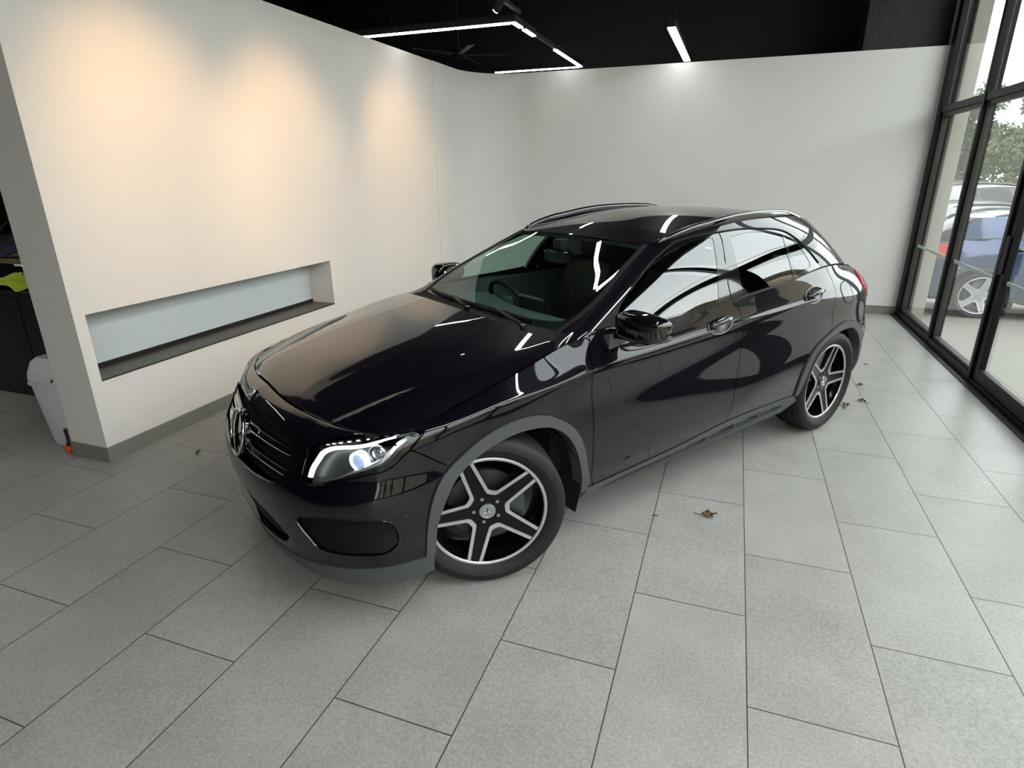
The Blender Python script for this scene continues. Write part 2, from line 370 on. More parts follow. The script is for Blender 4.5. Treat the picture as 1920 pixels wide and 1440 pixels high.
# ================================================================= materials
M=dict(
 wall=mat('white_plaster',(.74,.745,.73),.75,bump=(60,.25,.004),noise=(1.3,.03)),
 stucco=mat('textured_plaster',(.77,.745,.71),.8,bump=(45,.55,.006),noise=(1.1,.035)),
 black=mat('black_paint',(.008,.008,.009),.7),
 ceil=mat('black_ceiling',(.006,.006,.007),.8,noise=(2,.4)),
 pier=mat('dark_painted_block',(.013,.013,.014),.6,noise=(3,.4),bump=(8,.6,.02)),
 alu=mat('black_aluminium',(.008,.008,.008),.38,spec=.18,noise=(9,.3)),
 alu2=mat('brown_grey_aluminium',(.035,.033,.030),.45,spec=.3),
 glass=glass_mat('window_glass',(.965,.975,.965)),
 frost=mat('frosted_strip',(.55,.68,.62),.5),
 led=mat('led_diffuser',(1,1,1),.5,emit=(1,.985,.96),estr=12),
 ledb=mat('bright_led_diffuser',(1,1,1),.5,emit=(1,.985,.96),estr=34),
 spotlens=mat('spot_lens',(1,1,1),.5,emit=(1,.93,.8),estr=14),
 skirt=mat('grey_skirting_tile',(.21,.21,.19),.45,noise=(5,.12)),
 grout=mat('dark_grout',(.06,.06,.055),.8),
 bin=mat('white_plastic',(.72,.74,.78),.35),
 lid=mat('pale_grey_plastic',(.60,.62,.66),.35),
 dark=mat('near_black_laminate',(.012,.013,.018),.4),
 taupe=mat('taupe_laminate',(.16,.13,.11),.5),
 wood=mat('olive_wood',(.20,.17,.09),.5,noise=(6,.2)),
 hiviz=mat('hi_vis_cloth',(.55,.75,.04),.8,bump=(20,.6,.01)),
 navy=mat('navy_cloth',(.01,.014,.05),.9,bump=(18,.6,.01)),
 orange=mat('orange_rubber',(.80,.09,.015),.45),
 leaf=mat('dry_brown_leaf',(.10,.06,.022),.7,noise=(40,.5)),
 concrete=mat('pale_concrete',(.22,.215,.19),.85,noise=(1.5,.12)),
 cream=mat('cream_render',(.30,.29,.245),.8,noise=(2,.06)),
 fence=mat('tan_cladding',(.42,.355,.245),.8,noise=(2,.1)),
 foliage=mat('green_leaves',(.045,.075,.028),.7,noise=(1.3,.45)),
 foliage2=mat('yellow_green_leaves',(.075,.10,.035),.7,noise=(1.6,.4)),
 bark=mat('grey_bark',(.12,.10,.07),.9),
 niche=mat('pale_blue_grey_board',(.66,.71,.72),.35,coat=.3),
 ledge=mat('dark_brown_ledge',(.055,.045,.038),.35),
 chip=mat('broken_plaster',(.80,.80,.78),.9,bump=(60,1,.01)),
)
# floor tile: 0.45 x 0.905 m running bond, grout in the pattern
def floor_material():
    m=bpy.data.materials.new('grey_floor_tile'); m.use_nodes=True; n=m.node_tree.nodes; L=m.node_tree.links; p=n['Principled BSDF']
    g=n.new('ShaderNodeNewGeometry'); s=n.new('ShaderNodeSeparateXYZ'); L.new(g.outputs['Position'],s.inputs[0])
    def mt(op,a,b=None,c=None):
        k=n.new('ShaderNodeMath'); k.operation=op
        for i,v in enumerate((a,b,c)):
            if v is None: continue
            if isinstance(v,(int,float)): k.inputs[i].default_value=v
            else: L.new(v,k.inputs[i])
        return k.outputs[0]
    u=mt('DIVIDE',s.outputs['X'],.45); row=mt('FLOOR',u); fu=mt('FRACT',u)
    odd=mt('FLOORED_MODULO',row,2.0)
    off=mt('ADD',mt('MULTIPLY',row,-.0047),mt('MULTIPLY_ADD',odd,-.455,2.2))
    v=mt('DIVIDE',mt('SUBTRACT',s.outputs['Y'],off),.9046); fv=mt('FRACT',v); cv=mt('FLOOR',v)
    du=mt('MULTIPLY',mt('MINIMUM',fu,mt('SUBTRACT',1.0,fu)),.45); dv=mt('MULTIPLY',mt('MINIMUM',fv,mt('SUBTRACT',1.0,fv)),.9046)
    d=mt('MINIMUM',du,dv); gr=n.new('ShaderNodeMapRange'); gr.interpolation_type='SMOOTHSTEP'
    gr.inputs['From Min'].default_value=.0012; gr.inputs['From Max'].default_value=.0030; L.new(d,gr.inputs['Value'])
    cb=n.new('ShaderNodeCombineXYZ'); L.new(row,cb.inputs[0]); L.new(cv,cb.inputs[1])
    wn=n.new('ShaderNodeTexWhiteNoise'); wn.noise_dimensions='2D'; L.new(cb.outputs[0],wn.inputs['Vector'])
    # mottling drawn differently in every tile
    va=n.new('ShaderNodeVectorMath'); va.operation='MULTIPLY_ADD'; L.new(wn.outputs['Color'],va.inputs[0]); va.inputs[1].default_value=(30,30,30); L.new(g.outputs['Position'],va.inputs[2])
    z1=n.new('ShaderNodeTexNoise'); z1.inputs['Scale'].default_value=3.2; z1.inputs['Detail'].default_value=8; z1.inputs['Roughness'].default_value=.62; L.new(va.outputs[0],z1.inputs['Vector'])
    z2=n.new('ShaderNodeTexNoise'); z2.inputs['Scale'].default_value=95; z2.inputs['Detail'].default_value=3; L.new(va.outputs[0],z2.inputs['Vector'])
    k=mt('ADD',mt('MULTIPLY_ADD',z1.outputs['Fac'],.50,-.25),mt('MULTIPLY_ADD',z2.outputs['Fac'],.85,-.425)); k=mt('ADD',k,mt('MULTIPLY_ADD',wn.outputs['Value'],.07,.965))
    hs=n.new('ShaderNodeVectorMath'); hs.operation='SCALE'; hs.inputs[0].default_value=(.34,.34,.315); L.new(k,hs.inputs['Scale'])
    mx=n.new('ShaderNodeMix'); mx.data_type='RGBA'; mx.inputs['A'].default_value=(.035,.033,.028,1); L.new(gr.outputs[0],mx.inputs['Factor']); L.new(hs.outputs[0],mx.inputs['B'])
    L.new(mx.outputs['Result'],p.inputs['Base Color'])
    L.new(mt('MULTIPLY_ADD',z1.outputs['Fac'],.2,.25),p.inputs['Roughness']); p.inputs['Specular IOR Level'].default_value=.5
    b=n.new('ShaderNodeBump'); b.inputs['Strength'].default_value=.5; b.inputs['Distance'].default_value=.002
    L.new(mt('MULTIPLY_ADD',z2.outputs['Fac'],.25,mt('MULTIPLY',gr.outputs[0],.8)),b.inputs['Height']); L.new(b.outputs['Normal'],p.inputs['Normal'])
    return m
# ================================================================= the room
def structure(o): o['kind']='structure'; return o
structure(MB().box((-8,-7,-.1),(5.86,10.1,0)).build('floor',floor_material()))
# left partition wall with its long niche (a solid slab built face by face)
def wall_left():
    y0,y1,z1,x,xb=2.32,7.12,2.97,.26,-.06; a,b,c,d,nx=2.392,4.781,.517,.938,-.012
    V=[];F=[]
    def q(*p): k=len(V); V.extend(p); F.append((k,k+1,k+2,k+3))
    q((x,y0,0),(x,y1,0),(x,y1,c),(x,y0,c)); q((x,y0,d),(x,y1,d),(x,y1,z1),(x,y0,z1)); q((x,y0,c),(x,a,c),(x,a,d),(x,y0,d)); q((x,b,c),(x,y1,c),(x,y1,d),(x,b,d))
    q((nx,a,c),(x,a,c),(x,a,d),(nx,a,d)); q((x,b,c),(nx,b,c),(nx,b,d),(x,b,d)); q((nx,a,d),(x,a,d),(x,b,d),(nx,b,d)); q((nx,b,c),(x,b,c),(x,a,c),(nx,a,c)); q((nx,b,c),(nx,a,c),(nx,a,d),(nx,b,d))
    q((xb,y0,0),(x,y0,0),(x,y0,z1),(xb,y0,z1)); q((xb,y1,0),(xb,y0,0),(xb,y0,z1),(xb,y1,z1)); q((xb,y0,z1),(x,y0,z1),(x,y1,z1),(xb,y1,z1)); q((x,y1,0),(xb,y1,0),(xb,y1,z1),(x,y1,z1))
    return structure(raw('wall_left',V,F,M['stucco']))
wall_left()
structure(MB().box((-.0115,2.394,.519),(.000,4.779,.936)).build('wall_niche_back',M['niche']))
structure(MB().box((.001,2.394,.5175),(.262,4.779,.530),.002).build('trim_niche_ledge',M['ledge']))
structure(MB().box((.001,2.394,.531),(.012,4.779,.556)).build('trim_niche_seal',M['black']))
o=MB()
for k in range(9): o.ball((.262,2.41+.016*k+random.uniform(-.004,.004),.510-.001*k+random.uniform(-.006,.004)),.007,(.35,1.3,1),8)
structure(o.build('trim_broken_plaster',M['chip'],smooth=True))
# smooth wall that curves round the inner corner, then the far wall
def wall_corner():
    P=[(.272,7.12)]+[(.972-.70*math.cos(t),7.76+.70*math.sin(t)) for t in np.linspace(0,PI/2,24)]
    Q=[(p[0]-.12*(1-i/24),p[1]+.12*i/24) for i,p in enumerate(P)]
    b=MB(); b.prism(P+Q[::-1],0,2.97); return structure(b.build('wall_corner',M['wall'],angle=30))
wall_corner()
structure(MB().box((.972,8.46,0),(5.852,8.60,2.97)).build('wall_far',M['wall']))
# skirtings (cut tiles with grout joints)
def skirting(name,p0,p1,nrm,joints,h=.098,t=.012):
    d=Vector(p1)-Vector(p0);L=d.length;d.normalize();n=Vector(nrm);b=MB();s=0.0
    for e in list(joints)+[L]:
        a=Vector(p0)+d*(s+.0015);c=Vector(p0)+d*(e-.0015)
        lo=[min(a[i],c[i],(a+n*t)[i],(c+n*t)[i]) for i in (0,1)];hi=[max(a[i],c[i],(a+n*t)[i],(c+n*t)[i]) for i in (0,1)]
        b.box((*lo,0),(*hi,h),.0015);s=e
    return structure(b.build(name,M['skirt']))
skirting('baseboard_left',(.2605,2.308,0),(.2605,7.118,0),(1,0,0),(.79,1.69,2.59,3.49,4.39))
skirting('baseboard_left_end',(-.06,2.3195,0),(.2605,2.3195,0),(0,-1,0),())
skirting('baseboard_far',(.98,8.4595,0),(5.845,8.4595,0),(0,-1,0),(.9,1.8,2.7,3.6,4.5))
o=MB();k=[(.272,7.12)]+[(.972-.70*math.cos(t),7.76+.70*math.sin(t)) for t in np.linspace(0,PI/2,24)]
o.prism([(x+.012*(1-i/24)+.001,y-.012*i/24) for i,(x,y) in enumerate(k)]+k[::-1],0,.098); structure(o.build('baseboard_corner',M['skirt']))
# dark upper zone, ceiling, rest of the hall
structure(MB().box((-8.2,-7.2,4.42),(6.05,10.3,4.55)).build('ceiling',M['ceil']))
structure(MB().box((-8,10,0),(5.86,10.1,4.42)).build('wall_rear',M['pier']))
structure(MB().box((5.02,8.62,2.9),(5.86,9.08,4.42)).build('wall_pier',M['pier']))
structure(MB().box((-8.1,-7,0),(-8,10.1,4.42)).build('wall_side',M['pier']))
structure(MB().box((-8,-7.1,0),(5.86,-7,4.42)).build('wall_front',M['pier']))
structure(MB().box((5.86,8.47,0),(5.97,10.1,4.42)).build('wall_right',M['cream']))
b=MB()
for y in (-5.6,-3.4,-1.2,1.0,3.2,5.4,7.6): b.box((-8,y-.05,4.20),(5.9,y+.05,4.40))
structure(b.build('trim_ceiling_beams',M['black']))
b=MB()
for x in (-2.4,-.9,.6,2.1,3.6,5.1): b.box((x-.03,-7,4.28),(x+.03,9.99,4.41))
structure(b.build('trim_ceiling_battens',M['black']))
# ---------------- glazed shopfront on the right (plane x = 5.9)
YS=[8.46,7.03,5.80,4.40,3.00,1.60,.20,-1.2,-2.6,-4.0,-5.4,-7.0]
def shopfront():
    for i in range(len(YS)-1):
        ya,yb=YS[i],YS[i+1];door=i in (2,3); w=.055
        nm='door_1' if i==2 else ('door_2' if i==3 else 'window_%d'%(i+1 if i<2 else i-1))
        e=empty(nm,(0,0,0)); structure(e)
        b=MB(); x0,x1=5.85,5.955
        za=.012
        if i==0: b.box((x0-.0,ya-.13,0),(x1,ya-.001,4.40),.004)
        else: b.box((x0,ya-w*.5,0),(x1,ya+w*.5,4.40),.004)
        b.box((x0+.005,yb+w*.5,0),(x1-.005,ya-w*.5,.045 if door else .072),.003)      # sill
        b.box((x0+.01,yb+w*.5,2.29),(x1-.01,ya-w*.5,2.355),.003)   # transom
        b.box((x0+.01,yb+w*.5,4.30),(x1-.01,ya-w*.5,4.40),.003)
        b.build('frame',M['alu'],e)
        if not door:
            b=MB(); y1=ya-(.13 if i==0 else w*.5)-.001; y2=yb+w*.5+.001
            for zz in ((.0721,.105),(2.25,2.289)): b.box((x0+.03,y2,zz[0]),(x1-.02,y1,zz[1]))
            for yy in ((y2,y2+.028),(y1-.028,y1)): b.box((x0+.03,yy[0],.105),(x1-.02,yy[1],2.25))
            b.build('glazing_bead',M['alu2'],e)
            yl,yh,zl=y2+.028,y1-.028,.105
        else:
            b=MB(); y1=ya-w*.5-.004; y2=yb+w*.5+.004; xx0,xx1=(x0+.02,x0+.062)
            b.box((xx0,y2,.046),(xx1,y2+.085,2.285),.003); b.box((xx0,y1-.085,.046),(xx1,y1,2.285),.003); b.box((xx0,y2+.085,.046),(xx1,y1-.085,.15),.003); b.box((xx0,y2+.085,2.20),(xx1,y1-.085,2.285),.003)
            b.build('door_leaf',M['alu'],e)
            b=MB(); b.box((xx0-.03,y1-.06,.92),(xx0-.001,y1-.035,1.22),.006); b.build('door_handle',M['alu2'],e)
            yl,yh,zl=y2+.085,y1-.085,.15
        b=MB(); b.box((5.905,yl,zl),(5.909,yh,2.25)); b.box((5.905,yl,2.36),(5.909,yh,4.3)); b.build('pane',M['glass'],e)
        b=MB(); b.box((5.9015,yl,.845),(5.9045,yh,.875)); b.build('safety_strip',M['frost'],e)
shopfront()
structure(MB().box((5.80,-7,0.0003),(5.85,8.44,.010),.002).build('trim_threshold',M['alu2']))
# ---------------- ceiling lights
def light_bar(parent,a,b,w=.045,m='led'):
    a=Vector(a);b=Vector(b);d=(b-a).normalized();n=Vector((-d.y,d.x,0));lo=[min(a[i],b[i])-abs(n[i])*w/2 for i in (0,1)];hi=[max(a[i],b[i])+abs(n[i])*w/2 for i in (0,1)]
    o=MB().box((*lo,a.z+.013),(*hi,a.z+.075)).build('light_bar',M['black'],parent)
    MB().box((*lo,a.z),(*hi,a.z+.012)).build('diffuser',M[m],o)
def hang(parent,pts,z): 
    for x,y in pts: MB().cyl((x,y,z+.07),(x,y,4.42),.003,seg=6).build('hanging_cable',M['black'],parent)
Z=3.1
e=empty('linear_pendant_light',(.8,7.7,Z)); tag(e,'rectangular pendant of thin white light bars hanging over the inner corner','ceiling light')
def rel(e,f):  # build children in world coordinates under an offset empty
    f(); 
    for c in e.children: c.location=-Vector(e.location)
def rect():
    for a,b in [((-.75,6.34),(.26,6.34)),((.28,6.34),(.92,6.34)),((.94,6.34),(1.54,6.34)),((1.58,6.32),(1.58,6.56)),((1.58,6.66),(1.58,6.99)),((1.58,7.83),(1.58,9.16)),((.95,9.18),(1.55,9.18)),((.28,9.18),(.93,9.18))]: light_bar(e,(*a,Z),(*b,Z))
    MB().box((1.568,7.0,Z+.013),(1.592,7.82,Z+.06)).build('connector',M['alu2'],e)
    hang(e,[(.2,6.34),(1.58,6.5),(1.58,8.2),(.8,9.18)],Z)
rel(e,rect)
def single(name,label,a,b,w,z=3.0,group=None,m='ledb'):
    e=empty(name,(a[0],a[1],z)); tag(e,label,'ceiling light',group)
    rel(e,lambda:(light_bar(e,(*a,z),(*b,z),w,m),hang(e,[(a[0]+(b[0]-a[0])*.15,a[1]+(b[1]-a[1])*.15),(a[0]+(b[0]-a[0])*.85,a[1]+(b[1]-a[1])*.85)],z)))
single('linear_light','single white light bar on the dark ceiling, right of the rectangular pendant',(3.015,7.15),(3.025,9.25),.072,3.1,None,'led')
# the zigzag pendant over the front of the car, just above the frame of the view, then bars out of view, the last three added as fill
e=empty('linear_pendant_light',(2.9,3.6,Z)); tag(e,'L-shaped pendant of white light bars above the car','ceiling light')
Z=3.0
ZZ=[(2.12,5.08),(2.12,4.38),(2.75,4.38)]
def zig():
    for (a,b) in zip(ZZ,ZZ[1:]):
        d=Vector((b[0]-a[0],b[1]-a[1])).normalized()*.03; light_bar(e,(a[0]+d.x,a[1]+d.y,Z),(b[0]-d.x,b[1]-d.y,Z),.05,'ledb')
    hang(e,[ZZ[0],ZZ[2]],Z)
rel(e,zig)
single('linear_light','long white light bar beside the camera, parallel to the shopfront',(4.05,.8),(4.05,3.4),.10,3.0)
single('linear_light','added fill light bar, unseen behind the camera, parallel to the shopfront',(4.6,-4.2),(4.6,-1.0),.07,3.1)  # out of view, added to brighten the hall from behind
single('linear_light','added fill light bar crossing the unseen end of the hall',(.9,-4.0),(3.4,-4.0),.07,3.1)  # another unseen bar added for general fill
single('linear_light','added fill light bar, out of view above the open side room',(-3.6,.5),(-3.6,3.5),.07,3.1)  # unseen bar added to lift the light on the left
# track with spot heads
e=empty('lighting_track',(1.62,4,3.2)); tag(e,'black ceiling track that carries the small spotlights','track')
rel(e,lambda:(MB().box((1.60,1.6,3.195),(1.64,6.4,3.225)).build('rail',M['black'],e),MB().cyl((1.62,2.2,3.22),(1.62,2.2,4.42),.006,seg=8).build('drop_rod',M['black'],e),MB().cyl((1.62,5.8,3.22),(1.62,5.8,4.42),.006,seg=8).build('drop_rod',M['black'],e)))
def spot_head(loc,target,label):
    l=Vector(loc);d=(Vector(target)-l).normalized();e=empty('track_spotlight',tuple(l)); tag(e,label,'spotlight',None)
    a=l-d*.004
    def f():
        MB().cyl(a-d*.15,a-d*.012,.033,seg=24).build('lamp_body',M['black'],e,angle=40)
        MB().cyl(a-d*.0115,a-d*.004,.026,seg=24).build('lens',M['spotlens'],e)
        MB().tube([a-d*.08+Vector((.03,0,.0)),a-d*.08+Vector((.03,0,.08)),Vector((1.62,l.y,3.193))],.006).build('bracket',M['black'],e)
    rel(e,f)
LB=['black track spotlight beaming at the wall end nearest the pillar','black track spotlight in the middle of the track, above the niche','black track spotlight with a glowing lens above the near corner of the rectangular pendant']
for (a,b),t in zip(SPOTS,LB): spot_head(a,b,t)
# ceiling fan
e=empty('ceiling_fan',(.33,7.75,3.12)); tag(e,'dark ceiling fan with slim blades in the gloom above the inner corner','fan')
MB().cyl((0,0,-.04),(0,0,.07),.085,.07,seg=24).build('motor_housing',M['alu'],e,angle=40); MB().cyl((0,0,.07),(0,0,1.30),.015,seg=10).build('down_rod',M['alu'],e)
FB=mat('dark_grey_blade',(.035,.035,.037),.5)
for k in range(5):
    a=math.radians(20+72*k);Mx=Matrix.Rotation(a,4,'Z')@Matrix.Rotation(math.radians(10),4,'X')
    MB().box((.07,-.045,-.006),(.66,.045,.002),.003,M=Mx).build('blade',FB,e)
# ---------------- white bin, small tool
def swing_bin():
    e=empty('swing_bin',(-.245,2.475,0),0); tag(e,'white plastic swing-lid bin standing behind the pillar end','bin')
    def rr(w,d,z,r=.025,cx=0,cy=0): 
        P=[]
        for sx,sy,a0 in ((1,1,0),(-1,1,90),(-1,-1,180),(1,-1,270)):
            for t in (0,30,60,90): a=math.radians(a0+t);P.append((cx+sx*(w-r)+r*math.cos(a),cy+sy*(d-r)+r*math.sin(a),z))
        return P
    MB().loft([rr(.105,.085,.002),rr(.108,.088,.02),rr(.112,.092,.03),rr(.142,.118,.43)]).build('body',M['bin'],e,angle=35)
    MB().loft([rr(.150,.126,.425),rr(.153,.129,.43),rr(.153,.129,.445),rr(.147,.122,.45),rr(.146,.121,.50),rr(.125,.095,.575),rr(.10,.07,.60)],cap=True).build('hood',M['bin'],e,angle=35)
    rim=lambda g,t:[(-.112-g,-.133-t,.470),(.112+g,-.133-t,.470),(.118+g,-.124-t,.490),(.095+g,-.045-t,.592),(-.095-g,-.045-t,.592),(-.118-g,-.124-t,.490)]
    MB().loft([rim(-.004,-.01),rim(-.004,.002)]).build('lid_gap',M['dark'],e)
    MB().loft([rim(-.012,0),rim(-.012,.010)]).build('lid',M['lid'],e)
    e.scale=(1,1,1.02)
swing_bin()
e=empty('hand_brush',(-.128,2.333,0)); tag(e,'small black-handled tool with a round orange end beside the bin','tool')
MB().ball((0,0,.026),.026,(1,.9,1),18).build('orange_end',M['orange'],e,smooth=True)
h=MB().loft([[(.012*math.cos(t),.012*math.sin(t),.040) for t in np.linspace(0,2*PI,17)[:-1]],[(.006+.013*math.cos(t),.012*math.sin(t),.10) for t in np.linspace(0,2*PI,17)[:-1]],[(.014+.011*math.cos(t),.010*math.sin(t),.17) for t in np.linspace(0,2*PI,17)[:-1]]]).build('handle',M['dark'],e,angle=40)
b=MB()
for k in range(5): b.box((.004+.0009*k*1.2,-.0135,.075+.014*k),(.013+.0009*k*1.2,-.0118,.083+.014*k))
b.build('lettering',M['bin'],h)
# ---------------- side room glimpsed past the pillar
e=empty('storage_cabinet',(-2,3.2,0)); tag(e,'near-black low cabinet in the side room behind the white bin','cabinet')
MB().box((-.1,-.22,.0),(1.35,.22,.86),.004).build('carcass',M['dark'],e); MB().box((-.145,-.22,.0),(-.102,.22,.86),.003).build('side_panel',M['taupe'],e)
MB().box((-.12,-.245,.862),(1.37,.24,.885),.003).build('cabinet_top',M['dark'],e); MB().box((.02,-.226,.05),(.66,-.2205,.83),.002).build('door',M['dark'],e); MB().box((.68,-.226,.05),(1.33,-.2205,.83),.002).build('door',M['dark'],e)
e=empty('wall_shelf',(-1.6,3.30,1.06)); tag(e,'olive wooden shelf board above the dark cabinet in the side room','shelf')
MB().box((-.5,-.16,0),(.75,.16,.035),.003).build('board',M['wood'],e); MB().box((-.48,-.14,-.173),(-.44,.14,-.001)).build('support',M['dark'],e); MB().box((.69,-.14,-.173),(.73,.14,-.001)).build('support',M['dark'],e)
def cloth(name,label,cat,loc,sx,sy,h,m,seed):
    r=random.Random(seed);b=bmesh.new();n=22;V=[]
    ph=[r.uniform(0,6) for _ in range(6)]
    for i in range(n):
        for j in range(n):
            u,v=i/(n-1)*2-1,j/(n-1)*2-1;R=min(1,math.hypot(u,v)/1.25)
            z=h*(1-R**2.2)+h*.22*math.sin(6*u+ph[0]+2*v)*(1-R)+h*.16*math.sin(9*v+ph[1]-3*u)*(1-R)
            V.append(b.verts.new((u*sx*(1+.12*math.sin(5*v+ph[2])),v*sy*(1+.12*math.sin(4*u+ph[3])),max(.003,z+.006))))
    for i in range(n-1):
        for j in range(n-1): b.faces.new((V[i*n+j],V[(i+1)*n+j],V[(i+1)*n+j+1],V[i*n+j+1]))
    mb=MB();mb.b.free();mb.b=b;o=mb.build(name,m,None,True,fix=False);o.location=loc;s=o.modifiers.new('thick','SOLIDIFY');s.thickness=.004;return tag(o,label,cat)
cloth('safety_vest','crumpled yellow-green hi-vis vest lying on the dark cabinet','clothing',(-1.48,3.12,.886),.26,.16,.085,M['hiviz'],3)
cloth('folded_jacket','dark navy jacket heaped on the olive shelf','clothing',(-1.42,3.30,1.096),.34,.13,.15,M['navy'],5)
# ---------------- dry leaves blown onto the floor
def leaf(loc,size,rz,label,seed,lobes=5):
    r=random.Random(seed);b=bmesh.new();n=26;c=b.verts.new((0,0,.012*size/.06));R=[]
    for i in range(n):
        t=2*PI*i/n;rad=size*.5*(.55+.45*abs(math.cos(lobes*t/2)))*r.uniform(.75,1.1);x,y=rad*math.cos(t),rad*.62*math.sin(t)
        R.append(b.verts.new((x,y,.002+abs(.35*size*math.sin(t*1.5+seed))*r.uniform(.5,1))))
    for i in range(n): b.faces.new((c,R[i],R[(i+1)%n]))
    bmesh.ops.create_cone(b,cap_ends=True,segments=5,radius1=.0012,radius2=.0006,depth=size*.5,matrix=Matrix.Translation((-size*.62,0,.004))@Matrix.Rotation(PI/2,4,'Y'))
    mb=MB();mb.b.free();mb.b=b;o=mb.build('dry_leaf',M['leaf'],fix=False);o.location=(loc[0],loc[1],.0005);o.rotation_euler=(0,0,rz)
    s=o.modifiers.new('thick','SOLIDIFY');s.thickness=.0012;s.offset=1
    tag(o,label,'leaf',None);return o
for i,(x,y,s,t) in enumerate([(3.873,2.892,.085,'largest curled brown leaf on the tiles in front of the car side'),(4.794,4.84,.085,'dark crumpled leaf on the floor just behind the rear wheel, nearest the tyre'),
    (4.927,4.991,.07,'twisted brown leaf on a tile joint right of the rear wheel'),(4.977,5.397,.06,'small dark leaf farthest beyond the rear wheel'),(.694,2.593,.05,'little reddish-brown leaf on the floor between pillar and car nose'),
    (3.613,2.802,.025,'tiny leaf scrap on the floor left of the largest leaf'),(4.35,4.40,.03,'pale small leaf fragment on the tile right of the side step'),(5.13,6.05,.035,'small leaf fragment on the joint between car tail and shopfront')]):
    leaf((x,y),s,i*1.3,t,i+2)
# ================================================================= the car
SS=make_side();GG=make_green()
class Field:
    def __init__(s,f): s.f=f
    def __call__(s,a,b): a=np.atleast_1d(np.asarray(a,float));b=np.atleast_1d(np.asarray(b,float));return np.column_stack([a,b,s.f(a,b)])
    def normal(s,a,b,e=.004):
        n=np.cross(s(a+e,b)-s(a-e,b),s(a,b+e)-s(a,b-e));return n/np.linalg.norm(n,axis=1)[:,None]
HH=Field(Hood);RR=Field(Roof)
CM=dict(
 paint=mat('black_purple_paint',(.0028,.0016,.0046),.4,metal=0,coat=1,coat_rough=.01,spec=.05,coat_ior=1.55),
 gloss=mat('piano_black',(.004,.004,.005),.08,coat=1,coat_rough=.01),
 plastic=mat('grey_cladding_plastic',(.070,.073,.080),.55,bump=(300,.2,.001)),
 dplastic=mat('black_plastic',(.007,.007,.008),.5,spec=.18,bump=(200,.2,.001)),
 gap=mat('dark_inner_body',(.003,.003,.003),.9),
 chrome=mat('chrome',(.75,.77,.8),.08,metal=1),
 satin=mat('satin_silver',(.42,.43,.45),.28,metal=1),
 machined=mat('machined_silver',(.62,.63,.64),.34,metal=.85),
 rimblack=mat('rim_gloss_black',(.003,.003,.003),.14,spec=.28),
 tyre=mat('tyre_rubber',(.0105,.0105,.011),.62,bump=(120,.15,.001)),
 disc=mat('brake_disc_steel',(.08,.078,.075),.45,metal=.7),
 seat=mat('black_seat_leather',(.012,.012,.013),.5),
 dash=mat('soft_dashboard_plastic',(.11,.125,.13),.6,bump=(150,.25,.001)),
 wglass=glass_mat('windscreen_glass',(.66,.84,.78),.13),
 sglass=glass_mat('front_side_glass',(.60,.76,.69),.13),
 pglass=glass_mat('privacy_glass',(.05,.055,.06),.15),
 lens=glass_mat('clear_lamp_lens',(.93,.95,.97),.05),
 red=mat('red_lamp_lens',(.45,.012,.018),.12,coat=1,emit=(.6,.01,.015),estr=.25),
 drl=mat('daylight_strip',(1,1,1),.4,emit=(1,.98,.93),estr=3.5),
 beam=mat('projector_glow',(.3,.4,.6),.1,emit=(.50,.68,.95),estr=.5),
 halo=mat('projector_ring_glow',(.8,.9,1),.2,emit=(.80,.95,1),estr=1.3),
 refl=mat('lamp_reflector',(.55,.58,.60),.22,metal=.9),
 hous=mat('lamp_housing',(.07,.085,.085),.35,metal=.4),
 mesh=mat('honeycomb_black',(.013,.013,.014),.4),
 brown=mat('tan_card',(.16,.11,.07),.7),
)
P_=CM
# lines traced on the body (parameters of the side skin S and the greenhouse G)
door_front=[(10.15,.44),(10.06,1.3),(10.05,2.2),(10.04,2.8),(10.03,3.54),(9.95,4.82),(10.04,6.35),(10.19,7.0)]
door_mid=[(12.70,7.0),(12.86,6.54),(12.91,5.87),(12.93,5.08),(12.95,4.48),(12.98,3.59),(12.90,2.57),(12.834,.947)]
door_rear=[(15.42,7.0),(15.66,6.45),(15.72,5.99),(15.67,5.5),(15.62,4.6),(15.70,3.72),(15.66,3.24)]
afo=[(6.33,.90),(6.42,2.12),(6.63,3.05),(6.956,3.726),(7.44,4.27),(7.99,4.46),(8.565,4.37),(9.05,4.05),(9.47,3.46),(9.755,2.78),(9.90,2.07),(9.99,1.2),(9.999,.405)]
afi=[(6.53,.90),(6.60,1.87),(6.85,2.70),(7.15,3.40),(7.53,3.876),(7.966,4.075),(8.40,4.057),(8.88,3.83),(9.216,3.43),(9.49,2.89),(9.66,2.385),(9.76,1.73),(9.838,.42)]
aro=[(14.711,.87),(14.757,1.48),(14.91,2.03),(15.225,2.705),(15.66,3.24),(15.95,3.50),(16.27,3.67),(16.74,3.72),(17.27,3.53),(17.6,2.95),(17.78,2.1),(17.84,1.2),(17.7,.12)]
ari=[(14.81,.85),(14.92,1.354),(15.08,2.04),(15.42,2.726),(15.83,3.124),(16.32,3.36),(16.8,3.394),(17.16,3.14),(17.444,2.536),(17.6,1.843),(17.6,1.1),(17.45,.12)]
sill=[(9.999,.405),(10.115,.40),(11.53,.535),(12.813,.943),(14.04,.945),(14.711,.87)]
bcut=[(6.212,4.80),(6.413,4.541),(6.661,4.179),(6.956,3.726)]
lamp_lo=[(6.247,4.861),(5.674,4.341),(5.066,4.268),(4.30,4.13),(3.79,3.944),(3.26,3.78),(3.08,3.80)]
lamp_fr=[(3.08,3.80),(3.07,4.29),(3.10,4.85),(3.050,5.256)]
lamp_up=[(3.05,5.256),(3.542,5.54),(4.144,5.907),(4.85,6.28),(5.55,6.50),(6.05,6.42),(6.33,6.15)]
lamp_re=[(6.33,6.15),(6.49,5.75),(6.49,5.364),(6.247,4.861)]
ch=chain
